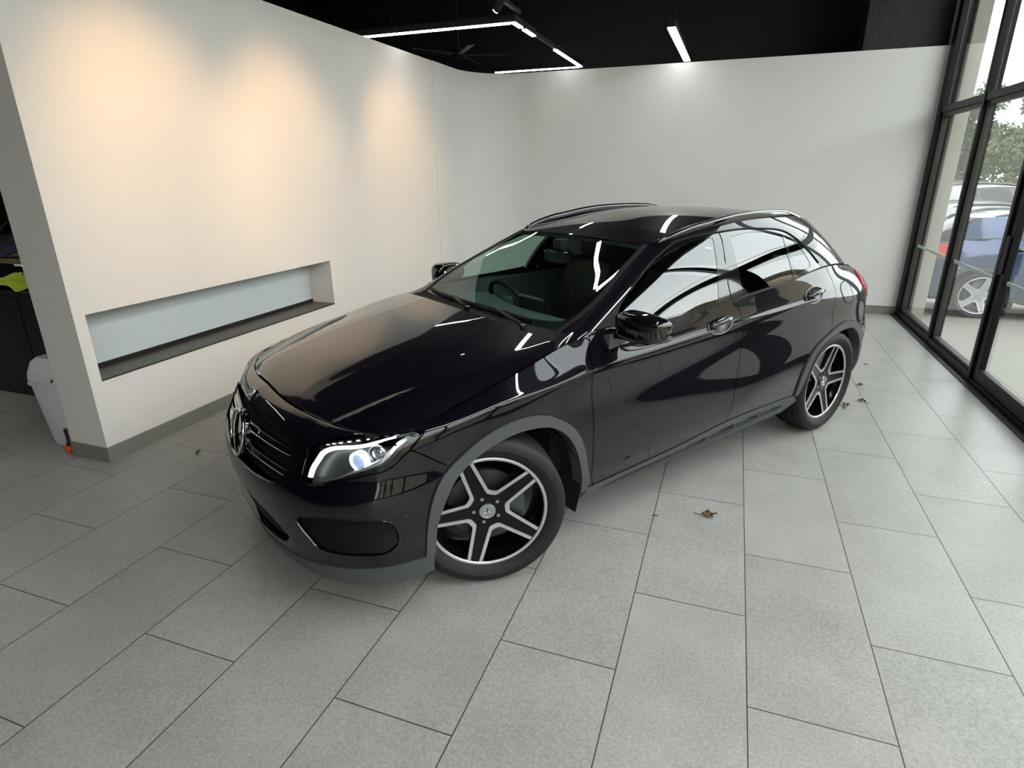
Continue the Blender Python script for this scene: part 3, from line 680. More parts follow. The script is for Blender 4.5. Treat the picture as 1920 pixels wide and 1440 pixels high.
def cat_(*L):
    o=[]
    for l in L:
        for p in l:
            if not o or abs(p[0]-o[-1][0])+abs(p[1]-o[-1][1])>1e-6: o.append(tuple(p))
    if abs(o[0][0]-o[-1][0])+abs(o[0][1]-o[-1][1])<1e-6: o.pop()
    return o
R_=lambda l:list(l)[::-1]
dlo=[(4.58,.03),(4.775,1.441),(4.70,1.99),(4.72,2.80),(5.20,3.70),(6.09,3.76),(6.82,3.60),(8.01,3.36),(9.25,2.90),(9.69,2.22),(9.90,1.29),(10.03,.32),(10.03,.03)]
dloc=cat_([dlo[0]],ch(dlo[1:5]),ch(dlo[4:12]),[dlo[12]])
gl_f=cat_(ch([(5.35,.10),(5.10,.55),(4.86,1.10),(4.73,1.80),(4.80,2.40),(5.27,3.03)]),ch([(5.27,3.03),(6.06,3.42),(6.65,3.33)]),[(6.93,1.97),(7.27,.10),(6.3,.10)])
gl_r=cat_(ch([(7.225,3.06),(7.96,3.11),(8.7,2.87),(9.22,2.57)]),[(9.02,1.47),(8.97,.10),(7.75,.10),(7.57,1.3)])
gl_q=cat_(ch([(9.344,2.50),(9.553,1.98),(9.66,1.28),(9.72,.55)]),[(9.66,.30),(9.11,.18),(9.15,1.41)])
wsc=[(3.02,.03),(3.19,.34),(3.39,.67),(3.52,1.45),(3.28,2.52),(3.19,3.5),(3.18,3.95)]

def wheel(car,name,x,y,steer,side,rot,R=.3455):
    """side=+1: outer face to +Y"""
    V,F=lathe([(.256,-.088),(.262,-.100),(.290,-.114),(.315,-.117),(.335,-.108),(.3435,-.093),(.3455,-.070),(.3455,-.062),(.339,-.0615),(.339,-.0555),(.3455,-.055),(.346,-.024),(.339,-.0235),(.339,-.0175),(.346,-.017),(.346,.017),(.339,.0175),(.339,.0235),(.346,.024),(.3455,.055),(.339,.0555),(.339,.0615),(.3455,.062),(.3455,.070),(.3435,.093),(.335,.108),(.315,.117),(.306,.1172),(.304,.1185),(.300,.1185),(.298,.117),(.290,.115),(.268,.103),(.262,.094)],96)
    w=raw(name,V,F,P_['tyre'],car); w.data.polygons.foreach_set('use_smooth',[True]*len(w.data.polygons)); w.data.set_sharp_from_angle(angle=math.radians(40))
    w.location=(x,y,R+.0005); w.rotation_euler=(0,0,steer+(0 if side>0 else PI))
    V,F=lathe([(.258,-.088),(.245,-.085),(.232,-.06),(.228,.02),(.236,.055),(.2465,.078),(.2465,.092)],72); b=raw('rim_barrel',V,F,P_['rimblack'],w,smooth=True)
    V,F=lathe([(.2465,.080),(.2465,.0945),(.250,.098),(.260,.0985),(.2635,.095),(.264,.086)],96); raw('rim_lip',V,F,P_['machined'],w,smooth=True)
    # star of five double spokes: plate with five openings
    a36=math.radians(36)
    def pt(t,d,s=1): 
        p=(t*math.cos(a36)+d*math.sin(a36),(t*math.sin(a36)-d*math.cos(a36))*s); return p
    def opening(k,e=0.0,re=.2465):
        """outline of one opening grown by e into the spokes"""
        d1,d2=.034-e,.043-e*.9
        A=pt(re-.006,d1);B=pt(.090-e*.95,d2);n=7
        th=math.atan2(A[1],A[0]);arc=[(re*math.cos(q),re*math.sin(q)) for q in np.linspace(-th,th,n)]
        half=arc+[B,(B[0],-B[1])]
        # soften the two knees
        out=arc[:]
        for c,p0,p1 in ((B,A,(B[0],-B[1])),((B[0],-B[1]),(B[0],B[1]),(A[0],-A[1]))):
            c=np.array(c);p0=np.array(p0);p1=np.array(p1);u=(p0-c)/np.linalg.norm(p0-c);v=(p1-c)/np.linalg.norm(p1-c);q=.010
            for t in (0,.33,.67,1): out.append(tuple(((1-t)**2)*(c+u*q)+2*t*(1-t)*c+t*t*(c+v*q)))
        ca,sa=math.cos(k),math.sin(k);return [(p[0]*ca-p[1]*sa,p[0]*sa+p[1]*ca) for p in out]
    dish=lambda r:.070+.020*min(1,max(0,(r-.05)/.2))**1.3
    cs=[rot+a36+i*2*PI/5 for i in range(5)]
    outer=[(.2468*math.cos(t),.2468*math.sin(t)) for t in np.linspace(0,2*PI,121)[:-1]]
    def plate(name,loops,m,y0,y1,par):
        E=[];k=0;B=[]
        for q in loops: E+=[(k+i,k+(i+1)%len(q)) for i in range(len(q))];B+=q;k+=len(q)
        r=delaunay_2d_cdt([Vector(p) for p in B],E,[],0,1e-7);V2=np.array([tuple(v) for v in r[0]]);T=np.array([f for f in r[2]]);ce=V2[T].mean(1)
        ok=inside(ce,np.array(loops[0]))
        for q in loops[1:]: ok&=~inside(ce,np.array(q))
        T=T[ok];b=bmesh.new();top=[b.verts.new((p[0],dish(math.hypot(*p))+y1,p[1])) for p in V2];bot=[b.verts.new((p[0],dish(math.hypot(*p))+y0,p[1])) for p in V2]
        cnt=set()
        for t in T:
            b.faces.new([top[i] for i in t]);b.faces.new([bot[i] for i in t[::-1]])
            for i in range(3): cnt.add((t[i],t[(i+1)%3]))
        for a,c in cnt:
            if (c,a) not in cnt: b.faces.new((top[c],top[a],bot[a],bot[c]))
        mb=MB();mb.b.free();mb.b=b;return mb.build(name,m,par,angle=30)
    plate('spokes',[outer]+[opening(k,0,.2455) for k in cs],P_['rimblack'],-.026,0,w)
    for k in cs:
        A=opening(k,0.0,.2455);B=opening(k,.0155,.2455);n=7
        # open V band: from rim down one side, across, up the other (skip the rim arc)
        a=A[n-1:]+[A[0]];c=B[n-1:]+[B[0]]
        plate('spoke_edge',[a+c[::-1]],P_['machined'],-.003,.0035,w)
    MB().cyl((0,.05,0),(0,.082,0),.040,.036,seg=40).build('centre_cap',P_['satin'],w,angle=30)
    mb=MB();mb.tube([(.030*math.cos(t),.0825,.030*math.sin(t)) for t in np.linspace(0,2*PI,33)[:-1]],.0018,6,True,up=(0,1,0))
    for k in range(3):
        t=PI/2+k*2*PI/3;mb.loft([[(0.0015*math.sin(t),.0822,-.0015*math.cos(t)),(-.0045*math.sin(t),.0822,.0045*math.cos(t)),(0,.086,0),(.0045*math.sin(t),.0822,-.0045*math.cos(t))],[(.021*math.cos(t),.0824,.021*math.sin(t))]*1+[(.0211*math.cos(t),.0825,.0211*math.sin(t)),(.0211*math.cos(t),.083,.0211*math.sin(t)),(.0209*math.cos(t),.0824,.0209*math.sin(t))]],cap=False)
    mb.build('cap_emblem',P_['chrome'],w,smooth=False)
    for i in range(5):
        t=rot+i*2*PI/5;MB().cyl((.058*math.cos(t),.058,.058*math.sin(t)),(.058*math.cos(t),.0735,.058*math.sin(t)),.0085,seg=6).build('wheel_bolt',P_['satin'],w)
    MB().cyl((.17,.090,-.165),(.17,.094,-.165),.0).build('tmp',P_['satin'],w) if False else None
    V,F=lathe([(.05,.012),(.165,.012),(.165,-.012),(.05,-.012)],48);raw('brake_disc',V,F,P_['disc'],w)
    mb=MB();A=[]
    for q in (-.03,.045):
        A.append([(r*math.cos(t),q,r*math.sin(t)) for r,t in [(.10,2.6),(.10,3.5)]+[(.172,x_) for x_ in np.linspace(3.55,2.55,8)]])
    c=Matrix.Rotation(0,4,'Y');mb.loft(A).build('brake_caliper',P_['hous'],w)
    return w

def build_car(loc,yaw):
    car=empty('car',(loc[0],loc[1],0),yaw)
    # ------------------------------------------------ painted panels
    gr=[(0,5.73),(1.15,5.744),(2.10,5.53),(2.40,5.28),(2.52,4.9),(2.56,4.3),(2.52,3.9),(2.15,3.3),(1.37,3.16),(0,3.13)]
    grc=cat_(ch(gr[:3]),ch(gr[2:7]),ch(gr[6:]))
    low=cat_(ch([(0,2.15),(1.3,2.1),(2.0,1.9),(2.45,1.45)]),ch([(2.45,1.45),(2.1,1.0),(1.2,.85),(0,.85)]))
    vent=ch([(2.95,2.35),(3.02,2.15),(3.25,1.83),(3.48,1.50),(3.93,1.40),(4.675,1.36),(5.345,1.37),(5.66,1.55),(5.786,1.80),(5.76,2.13),(5.59,2.42),(5.05,2.60),(4.07,2.69),(3.2,2.55)],closed=True)
    liptop=ch([(0,.42),(1.5,.50),(2.45,.56),(3.8,.74),(5.09,.86),(5.94,.94),(6.33,.90)])
    bumper=cat_(liptop,ch(afo)[:20],R_(ch(bcut)),[bcut[0]],ch(lamp_lo),ch(lamp_fr),ch(lamp_up),[(6.0,6.98)],[(a,6.98) for a in np.arange(5.8,0,-.4)],[(0,6.98)],grc,low)
    # the arch line up to the bumper cut
    k=[i for i,p in enumerate(ch(afo)) if abs(p[0]-6.956)<1e-3][0]
    bumper=cat_(liptop,ch(afo)[:k+1],R_(ch(bcut)),ch(lamp_lo),ch(lamp_fr),ch(lamp_up),[(6.0,6.98)],[(a,6.98) for a in np.arange(5.8,0,-.4)],[(0,6.98)],grc,low)
    bp=panel('front_bumper',SS,bumper,P_['paint'],car,holes=[vent],sym='a',h=.022,skirt=.03)
    lip=cat_([(0,.02)],[(a,.02) for a in np.arange(.5,6.5,.5)],[(6.53,.02),(6.53,.90)],R_(liptop))
    panel('front_lip',SS,lip,P_['plastic'],car,sym='a',h=.03,skirt=.05,off=.004)
    # hood
    e=SS(np.arange(0,9.61,.2),np.full(49,7.0));hp=[(p[0],p[1]) for p in e]
    cowl=ch([(.955,.735),(.99,.62),(1.03,.42),(1.055,.22),(1.06,0)])
    hpoly=cat_([(p[0]-.003,max(0,p[1])) for p in hp if p[0]>.99],cowl)
    bn=panel('bonnet',HH,hpoly,P_['paint'],car,sym='b',h=.0135,skirt=.02,gap=.003)
    # roof
    re=[(p[0],p[1]) for p in GG(np.arange(0,15.01,.25),np.full(61,4.0))]
    re[0]=(re[0][0],0);re[-1]=(re[-1][0],0)
    panel('roof',RR,cat_(re),P_['paint'],car,sym='b',h=.03,skirt=.01,gap=.002)
    for rt in (False,True):
        q=dict(right=rt);s=-1 if rt else 1
        f=cat_([(6.02,6.98)],R_(ch(lamp_up))[:1],R_([]),ch(lamp_re),ch(bcut),ch(afo)[k:],ch(door_front),[(a,6.98) for a in np.arange(9.8,6.2,-.4)])
        f=cat_([(6.02,6.98)],[(6.05,6.42)],[(6.33,6.15)],ch(lamp_re),ch(bcut),ch(afo)[k:],ch(door_front),[(a,6.98) for a in np.arange(9.8,6.2,-.4)])
        fd=panel('front_wing',SS,f,P_['paint'],car,h=.024,skirt=.02,**q)
        d1=cat_(R_(ch(door_front)),ch(sill)[6:],[door_mid[-1]],[])
        sl=ch(sill);i1=min(range(len(sl)),key=lambda i:abs(sl[i][0]-10.15));i2=min(range(len(sl)),key=lambda i:abs(sl[i][0]-12.834))
        d1=cat_(R_(ch(door_front)),sl[i1:i2],R_(ch(door_mid)),[(a,6.99) for a in np.arange(12.4,10.3,-.3)])
        fdoor=panel('front_door',SS,d1,P_['paint'],car,h=.026,skirt=.02,**q)
        ao=ch(aro);k2=min(range(len(ao)),key=lambda i:abs(ao[i][0]-15.66)+abs(ao[i][1]-3.24))
        d2=cat_(ch(door_mid),sl[i2+1:],ao[:k2+1],R_(ch(door_rear)),[(a,6.99) for a in np.arange(15.2,12.8,-.3)])
        rdoor=panel('rear_door',SS,d2,P_['paint'],car,h=.026,skirt=.02,**q)
        k3=min(range(len(ao)),key=lambda i:abs(ao[i][0]-17.27)+abs(ao[i][1]-3.53))
        qp=cat_(ch(door_rear),ao[k2:k3+1],[(18.4,3.5),(20,3.5),(22,3.5),(22,6.99)],[(a,6.99) for a in np.arange(21.5,15.5,-.4)])
        quarter=panel('rear_quarter_panel',SS,qp,P_['paint'],car,h=.028,skirt=.02,**q)
        rb=cat_(ao[k3:],[(a,.12) for a in np.arange(18.2,22,.5)],[(22,.12),(22,3.46),(20,3.46),(18.4,3.46)])
        panel('rear_bumper',SS,rb,P_['paint'],car,h=.04,skirt=.02,**q)
        # cladding
        fa=panel('wheel_arch_trim',SS,cat_(ch(afo),R_(ch(afi))),P_['plastic'],car,off=.011,skirt=.07,h=.02,gap=0,**q)
        ra=panel('wheel_arch_trim',SS,cat_(ch(aro),R_(ch(ari))),P_['plastic'],car,off=.011,skirt=.07,h=.02,gap=0,**q)
        sp=cat_(sl,[(14.82,.55),(14.4,.1),(13.5,.02)],[(a,.02) for a in np.arange(13,9.9,-.4)],[(9.84,.02)])
        rec=ch([(10.30,.12),(10.55,.25),(11.5,.36),(12.6,.62),(13.4,.70),(14.05,.71),(14.35,.62),(14.1,.40),(13.3,.22),(12.4,.13),(11.3,.06),(10.6,.05)],closed=True)
        sk=panel('side_skirt',SS,sp,P_['plastic'],car,holes=[rec],off=.012,skirt=.04,h=.03,gap=.001,**q)
        panel('step_insert',SS,rec,P_['dplastic'],sk,off=-.022,skirt=.002,h=.03,gap=0,**q)
        for a in (11.0,11.75,12.5,13.15,13.75):
            t=np.interp(a,[10.6,11.5,12.6,13.4,14.0],[.22,.30,.51,.59,.61]);b0=np.interp(a,[10.6,11.3,12.4,13.3,14.0],[.09,.10,.17,.26,.41])
            ribbon('step_bracket',SS,[(a+.28,t-.02),(a+.16,t-.025),(a+.03,t-.03),(a,t-.07),(a-.01,(t+b0)/2),(a-.02,b0+.01)],[.004,.005,.007,.009,.009,.008],P_['satin'],sk,off=-.010,depth=.012,right=rt)
        # liner, inner dark body seen through the gaps
        for cx,rr in ((1.30,.40),(-1.335,.405)):
            mb=MB();n=24
            A=[[(cx+rr*math.cos(t),y,.30+rr*math.sin(t)) for y in (.40*s,.868*s)] for t in np.linspace(-.35,PI+.35,n)]
            Q=[mb.b.verts.new(p) for r_ in A for p in r_]
            for i in range(n-1): mb.b.faces.new((Q[2*i],Q[2*i+1],Q[2*i+3],Q[2*i+2]))
            c=mb.b.verts.new((cx,.40*s,.30))
            for i in range(n-1): mb.b.faces.new((Q[2*i],Q[2*i+2],c))
            mb.build('wheel_well_liner',P_['gap'],car,smooth=True)
        inn=cat_([(2.6,.3),(6.2,.4)],ch([(p[0],p[1]+.12) for p in afi])[6:-6],[(9.95,.45),(14.75,.95)],ch([(p[0],p[1]+.12) for p in ari])[6:-8],[(18.2,.4),(22,.5),(22,6.9)],[(a,6.9) for a in (18,14,10,8,6)],[(6.4,6.6),(6.7,5.4),(6.3,4.4),(5,3.8),(3.4,3.5),(2.7,3.2)])
        panel('inner_body',SS,inn,P_['gap'],car,off=-.030,skirt=0,h=.08,gap=0,**q)
        # upper body: windscreen pillar, roof frame, rear pillar
        up=cat_(R_(ch(wsc)),[(3.25,.03)],[(dlo[0][0]-.0,.03)],dloc[1:],[(10.03,.02)],[(a,.02) for a in np.arange(10.5,12.9,.4)],[(12.9,.02),(12.9,2.0),(12.75,4.0)],[(a,4.0) for a in np.arange(12.4,3.3,-.4)])
        up=cat_(ch(wsc),[(a,3.995) for a in np.arange(3.5,12.7,.4)],[(12.75,3.995),(12.9,2.0),(12.9,.03)],[(a,.03) for a in np.arange(12.5,10.2,-.5)],R_(dloc),[(4.4,.03),(3.8,.03),(3.4,.03)])
        pf=panel('roof_frame',GG,up,P_['paint'],car,h=.024,skirt=.012,gap=.0015,**q)
        # black window surround with three panes
        wf=panel('window_surround',GG,dloc,P_['gloss'],car,holes=[gl_f,gl_r,gl_q],h=.022,skirt=.02,gap=.001,off=-.001,**q)
        ribbon('window_rubber_trim',GG,dloc[1:-1],.010,P_['dplastic'],wf,off=.0,depth=.005,right=rt)
        panel('front_door_glass',GG,gl_f,P_['sglass'],car,h=.03,skirt=0,gap=.0005,off=-.003,**q)
        panel('rear_door_glass',GG,gl_r,P_['pglass'],car,h=.03,skirt=0,gap=.0005,off=-.003,**q)
        panel('quarter_glass',GG,gl_q,P_['pglass'],car,h=.03,skirt=0,gap=.0005,off=-.003,**q)
        panel('mirror_base_panel',GG,[(4.62,.06),(4.80,1.40),(4.86,1.02),(5.28,.10)],P_['dplastic'],wf,h=.03,skirt=.003,gap=.001,off=.003,**q)
        # B pillar shut line
        ribbon('door_shut_line',GG,[(6.82,3.55),(6.95,3.0),(7.14,2.0),(7.36,.8),(7.52,.05)],.006,P_['gap'],wf,off=-.001,depth=.0015,right=rt,rnd=False)
        # belt strip and filler at the pillar foot
        aa=np.linspace(10.6,17.2,60);S1=SS(aa,np.full(60,7.0));gb=GG(np.linspace(3.2,14,400),np.zeros(400))
        gx=np.interp(-S1[:,0],-gb[:,0],np.linspace(3.2,14,400));G1=GG(gx,np.full(60,.03))
        S1=SS(aa,np.full(60,6.97))
        strip('belt_moulding',S1*[1,s,1],G1*[1,s,1],P_['dplastic'],car,n=2,smooth=False)
        aa=np.linspace(9.35,10.62,30);S1=SS(aa,np.full(30,6.98));g0=np.interp(10.62,[0,1],[0,1]);tx=SS([10.62],[7.0])[0][0]
        ge=np.interp(-tx,-gb[:,0],np.linspace(3.2,14,400));G1=GG(np.linspace(3.0,ge,30),np.full(30,.05))
        strip('pillar_foot',S1*[1,s,1],G1*[1,s,1],P_['paint'],car,n=6)
        # headlamp
        lamp=cat_(ch(lamp_lo),ch(lamp_fr),ch(lamp_up),ch(lamp_re))
        hlens=panel('headlamp',SS,lamp,P_['lens'],car,h=.02,skirt=0,gap=.002,off=-.001,**q)
        panel('lamp_housing',SS,lamp,P_['hous'],hlens,h=.03,skirt=-.045,gap=.006,off=-.055,**q)
        ribbon('daylight_strip',SS,ch([(3.24,4.12),(3.29,4.48),(3.44,4.82),(3.60,5.10),(3.82,5.28),(4.21,5.43),(4.85,5.55),(5.40,5.66),(5.95,5.76)]),np.interp(np.arange(49),[0,20,48],[.015,.015,.008]),P_['drl'],hlens,off=-.028,depth=.018,right=rt)
        ribbon('light_guide_tip',SS,ch([(6.0,5.76),(6.15,5.78),(6.28,5.77),(6.38,5.74)]),.010,P_['refl'],hlens,off=-.022,depth=.014,right=rt)
        ribbon('chrome_sweep',SS,ch([(6.42,5.60),(6.15,5.40),(5.92,5.15),(5.76,4.90),(5.43,4.62),(4.95,4.48),(4.49,4.34),(4.1,4.16)]),np.interp(np.arange(43),[0,8,24,42],[.012,.030,.026,.004]),P_['refl'],hlens,off=-.034,depth=.016,right=rt)
        ribbon('lower_light_line',SS,ch([(3.55,4.02),(3.85,4.10),(4.2,4.20)]),.006,P_['refl'],hlens,off=-.036,depth=.01,right=rt)
        panel('upper_inlay',SS,cat_(ch([(3.20,5.18),(3.6,5.42),(4.2,5.66),(4.9,5.85),(5.5,6.0),(6.0,6.1)]),ch([(6.0,6.32),(5.55,6.42),(4.85,6.20),(4.144,5.83),(3.542,5.47)])),P_['gloss'],hlens,h=.03,skirt=.01,off=-.02,gap=.001,**q)
        for i,(a,b_) in enumerate([(3.72,5.48),(3.95,5.58),(4.2,5.68),(4.5,5.80),(4.8,5.92),(5.1,6.02),(5.4,6.10),(5.7,6.14),(5.98,6.13)]):
            ribbon('led_element',SS,[(a-.06,b_-.02),(a,b_),(a+.07,b_+.02)],.010,P_['refl'],hlens,off=-.020,depth=.008,right=rt)
        for nm,(a,b_),r_,mm in (('projector',(4.80,4.86),.036,'beam'),('side_reflector',(5.38,5.06),.033,'refl')):
            c=SS([a],[b_])[0];n_=SS.normal([a],[b_])[0];fw=np.array([.88,.47,0]) if nm=='projector' else np.array([.80,.6,0])
            c=c-n_*.040-fw*0.0;c2=c+fw*.028
            pr=MB();cc=Vector(c*[1,s,1]);ff=Vector(fw*[1,s,1]).normalized();M_=Matrix.Translation(cc)@ff.to_track_quat('Z','Y').to_matrix().to_4x4()
            mb=MB();rg=[];
            for rr,zz in ((r_*1.05,-.02),(r_*1.1,.012),(r_*.98,.016),(r_*.92,.006)): rg.append([M_@Vector((rr*math.cos(t),rr*math.sin(t),zz)) for t in np.linspace(0,2*PI,33)[:-1]])
            ring=mb.loft(rg,cap=False).build(nm+'_ring',P_['halo' if nm=='projector' else 'refl'],hlens,smooth=True)
            mb=MB();bmesh.ops.create_uvsphere(mb.b,u_segments=24,v_segments=12,radius=r_*.9,matrix=M_@Matrix.Diagonal((1,1,.55,1)));mb.build(nm+'_lens',P_[mm],hlens,smooth=True)
        # tail lamp, fuel flap, parking sensor
        tl=panel('tail_lamp',SS,ch([(17.65,6.35),(17.45,5.9),(17.5,5.4),(17.75,5.0),(18.2,4.7),(19.0,4.6),(20.0,4.9),(20.2,5.8),(19.6,6.4),(18.6,6.6),(18.0,6.6)],closed=True),P_['red'],car,h=.03,skirt=.01,off=.006,gap=0,**q)
        if not rt: pass
        # mirror
        xm,zm=.645,1.068
        mb=MB();R3=[]
        for y,hh,dd,dz,dx in ((.845,.028,.035,-.012,0),(.862,.050,.056,-.006,0),(.90,.060,.068,0,.004),(.97,.062,.070,.001,.006),(1.04,.058,.066,-.001,.002),(1.085,.052,.058,-.003,-.006),(1.108,.044,.046,-.005,-.013),(1.117,.028,.030,-.006,-.018)):
            R3.append([(xm+dx+.012+dd*np.sign(math.cos(t))*abs(math.cos(t))**.38*(1 if math.cos(t)>0 else .55),s*y,zm+dz+hh*np.sign(math.sin(t))*abs(math.sin(t))**.40) for t in np.linspace(0,2*PI,33)[:-1]])
        mi=mb.loft(R3).build('door_mirror',P_['gloss'],car,smooth=True)
        mb=MB();mb.loft([[(xm-.037,s*(.985+.115*math.cos(t)),zm+.050*math.sin(t)) for t in np.linspace(0,2*PI,33)[:-1]],[(xm-.041,s*(.985+.110*math.cos(t)),zm+.046*math.sin(t)) for t in np.linspace(0,2*PI,33)[:-1]]]).build('mirror_glass',P_['chrome'],mi)
        mb=MB()
        for y0 in np.arange(.93,1.10,.0165): mb.box((xm+.0865-8*(y0-.99)**2*.35,min(s*y0,s*(y0+.011)),zm-.022),(xm+.0925-8*(y0-.99)**2*.35,max(s*y0,s*(y0+.011)),zm-.004),.001)
        mb.build('turn_signal',P_['hous'],mi)
        MB().loft([[(xm+a_*.06,s*.80,zm-.075+b_*.012) for a_,b_ in ((-1,-1),(1,-1),(1,1),(-1,1))],[(xm+a_*.05,s*.87,zm-.058+b_*.014) for a_,b_ in ((-1,-1),(1,-1),(1,1),(-1,1))],[(xm+a_*.05,s*1.05,zm-.056+b_*.010) for a_,b_ in ((-1,-1),(1,-1),(1,1),(-1,1))]]).build('mirror_foot',P_['dplastic'],mi)
        if rt:   # the far mirror is folded back
            A_=Matrix.Translation((.645,-.86,0))@Matrix.Rotation(math.radians(-68),4,'Z')@Matrix.Translation((-.645,.86,0)); mi.matrix_local=A_
        # door handles
        for door,(a,b_) in ((fdoor,(12.436,5.93)),(rdoor,(14.86,6.02))):
            c=SS([a],[b_])[0];t=SS([a+.05],[b_])[0]-SS([a-.05],[b_])[0];t[2]+=abs(t[0])*.07;t/=np.linalg.norm(t);n_=SS.normal([a],[b_])[0];n_-=t*(n_@t);n_/=np.linalg.norm(n_);u_=np.cross(n_,t);u_*=np.sign(u_[2])
            cv=lambda x_,y_,z_:tuple((c+t*x_+u_*y_+n_*z_)*[1,s,1])
            lp=lambda kx,ky,z_,n=40:[cv(kx*math.cos(w_),ky*math.sin(w_)*(1-.10*math.cos(w_)),z_) for w_ in np.linspace(0,2*PI,n+1)[:-1]]
            h=MB().loft([lp(.094,.046,.0045),lp(.080,.036,.0035),lp(.05,.02,.0025)],cap=True).build('door_handle',P_['gloss'],door,smooth=True)
            MB().tube(lp(.097,.0485,.004),.0018,6,True).build('cup_edge',P_['satin'],h,smooth=True)
            MB().loft([[cv(x_,.006+y_*hh-.018*(x_/.1)**2*0,z0+z_*.007) for y_,z_ in ((-1,-.6),(-.7,.7),(0,1),(.7,.7),(1,-.6))] for x_,hh,z0 in ((-.092,.008,.012),(-.075,.012,.026),(-.03,.014,.034),(.03,.014,.034),(.072,.013,.028),(.088,.010,.014))]).build('grip_bar',P_['gloss'],h,smooth=True)
        # roof rail
        yy=.600;xs=np.linspace(.13,-1.30,40);zt=[]
        lift=lambda x_:.040*min(1,max(0,(.13-x_)/.28))**.6*min(1,max(0,(x_+1.30)/.22))**.6
        rr_=[]
        for x_ in xs:
            yw=np.interp(x_,[-1.3,-.9,-.3,.03,.13],[.555,.590,.598,.588,.565]);z_=float(Roof(x_,yw)[0]);L_=lift(x_)
            rr_.append([(x_,s*(yw+a_*.017),z_-.004+b_) for a_,b_ in ((-1,-.004),(-.8,.004+L_*.75),(-.3,.007+L_),(.4,.007+L_*.97),(.9,.003+L_*.7),(1,-.006))])
        MB().loft(rr_).build('roof_rail',P_['gloss'],car,smooth=True)
        # fog vent mesh
        vm=panel('lower_vent',SS,vent,P_['gap'],car,h=.03,skirt=0,off=-.04,gap=0,**q)
        mb=MB();inn_=[]
        lo_=np.array(vent)
        for b_ in np.arange(1.40,2.68,.052):
            seg=[a_ for a_ in np.arange(2.98,5.8,.06) if inside(np.array([[a_,b_]]),lo_)[0]]
            if len(seg)>2:
                P3=SS(np.array(seg),np.full(len(seg),b_));N3=SS.normal(np.array(seg),np.full(len(seg),b_));P3=(P3-N3*.014)*[1,s,1];mb.tube([tuple(p) for p in P3],.0020,4)
        for a_ in np.arange(3.0,5.8,.11):
            seg=[b_ for b_ in np.arange(1.38,2.68,.05) if inside(np.array([[a_,b_]]),lo_)[0]]
            if len(seg)>2:
                P3=SS(np.full(len(seg),a_),np.array(seg));N3=SS.normal(np.full(len(seg),a_),np.array(seg));P3=(P3-N3*.017)*[1,s,1];mb.tube([tuple(p) for p in P3],.0016,4)
        mb.build('mesh_insert',P_['mesh'],vm)
        ribbon('vent_rim',SS,vent+[vent[0]],.006,P_['gloss'],vm,off=-.004,depth=.005,right=rt)
        c=SS([5.98],[2.50])[0]*[1,s,1];n_=SS.normal([5.98],[2.50])[0]*[1,s,1]
        MB().cyl(Vector(c-n_*.004),Vector(c+n_*.0015),.011,seg=20).build('parking_sensor',P_['gloss'],bp)
    fl=ch([(16.001,5.888),(16.10,6.06),(16.27,6.11),(16.43,6.07),(16.52,5.834),(16.50,5.330),(16.55,4.823),(16.50,4.62),(16.278,4.56),(16.03,4.74),(15.93,5.310)],closed=True)
    panel('fuel_flap',SS,[((p[0]-16.26)*-1+16.26,p[1]) for p in fl] if False else fl,P_['paint'],car,h=.02,skirt=.004,off=.0015,gap=0)
    ribbon('flap_gap',SS,fl+[fl[0]],.005,P_['gap'],car,off=.0003,depth=.0016,rnd=False)
    # grille
    gi=panel('grille',SS,cat_(grc),P_['gap'],car,sym='a',h=.04,skirt=-.03,off=-.05,gap=0)
    ribbon('grille_frame',SS,grc,.016,P_['gloss'],gi,off=-.012,depth=.012,both=True)
    for b_ in (4.80,3.92):
        ribbon('grille_bar',SS,[(a_,b_+.08*math.sin(a_/2.5*PI)) for a_ in np.linspace(0,2.50,26)],.030,P_['gloss'],gi,off=-.030,depth=.018,both=True)
        ribbon('bar_edge',SS,[(a_,b_-.15+.08*math.sin(a_/2.5*PI)) for a_ in np.linspace(.25,2.48,24)],.006,P_['chrome'],gi,off=-.012,depth=.004,both=True)
        ribbon('bar_edge',SS,[(a_,b_+.16+.08*math.sin(a_/2.5*PI)) for a_ in np.linspace(.25,2.48,24)],.004,P_['chrome'],gi,off=-.012,depth=.004,both=True)
    for b_ in (3.5,4.35,5.25):
        ribbon('grille_slat',SS,[(a_,b_) for a_ in np.linspace(0,2.45,20)],.006,P_['dplastic'],gi,off=-.045,depth=.006,both=True)
    c=Vector((2.198,0,.628));tl_=Matrix.Translation(c)@Matrix.Rotation(math.radians(-14),4,'Y')
    mb=MB();mb.tube([tl_@Vector((0,.103*math.cos(t),.103*math.sin(t))) for t in np.linspace(0,2*PI,49)[:-1]],.0068,10,True,up=(1,0,0))
    for k_ in range(3):
        t=PI/2+k_*2*PI/3;d=Vector((0,math.cos(t),math.sin(t)));n_=Vector((0,-math.sin(t),math.cos(t)))
        A=[tl_@(n_*.013+d*.008),tl_@Vector((.011,0,0)),tl_@(n_*-.013+d*.008),tl_@Vector((-.004,0,0))];B=[tl_@(d*.101+n_*.0022),tl_@(d*.101+Vector((.004,0,0))),tl_@(d*.101-n_*.0022),tl_@(d*.101+Vector((-.003,0,0)))]
        mb.loft([A,B])
    mb.build('star_emblem',P_['chrome'],gi,angle=40)
    MB().cyl(tl_@Vector((-.030,0,0)),tl_@Vector((-.010,0,0)),.108,seg=48).build('emblem_disc',P_['gloss'],gi,angle=30)
    # badge on the nose
    nb=Vector((2.112,0,.797));nn=Vector((.70,0,.71));Mb=Matrix.Translation(nb)@nn.to_track_quat('Z','Y').to_matrix().to_4x4()
    mb=MB();mb.cyl(nb-nn*.004,nb+nn*.003,.025,seg=36);bd=mb.build('nose_badge',P_['satin'],car,angle=30)
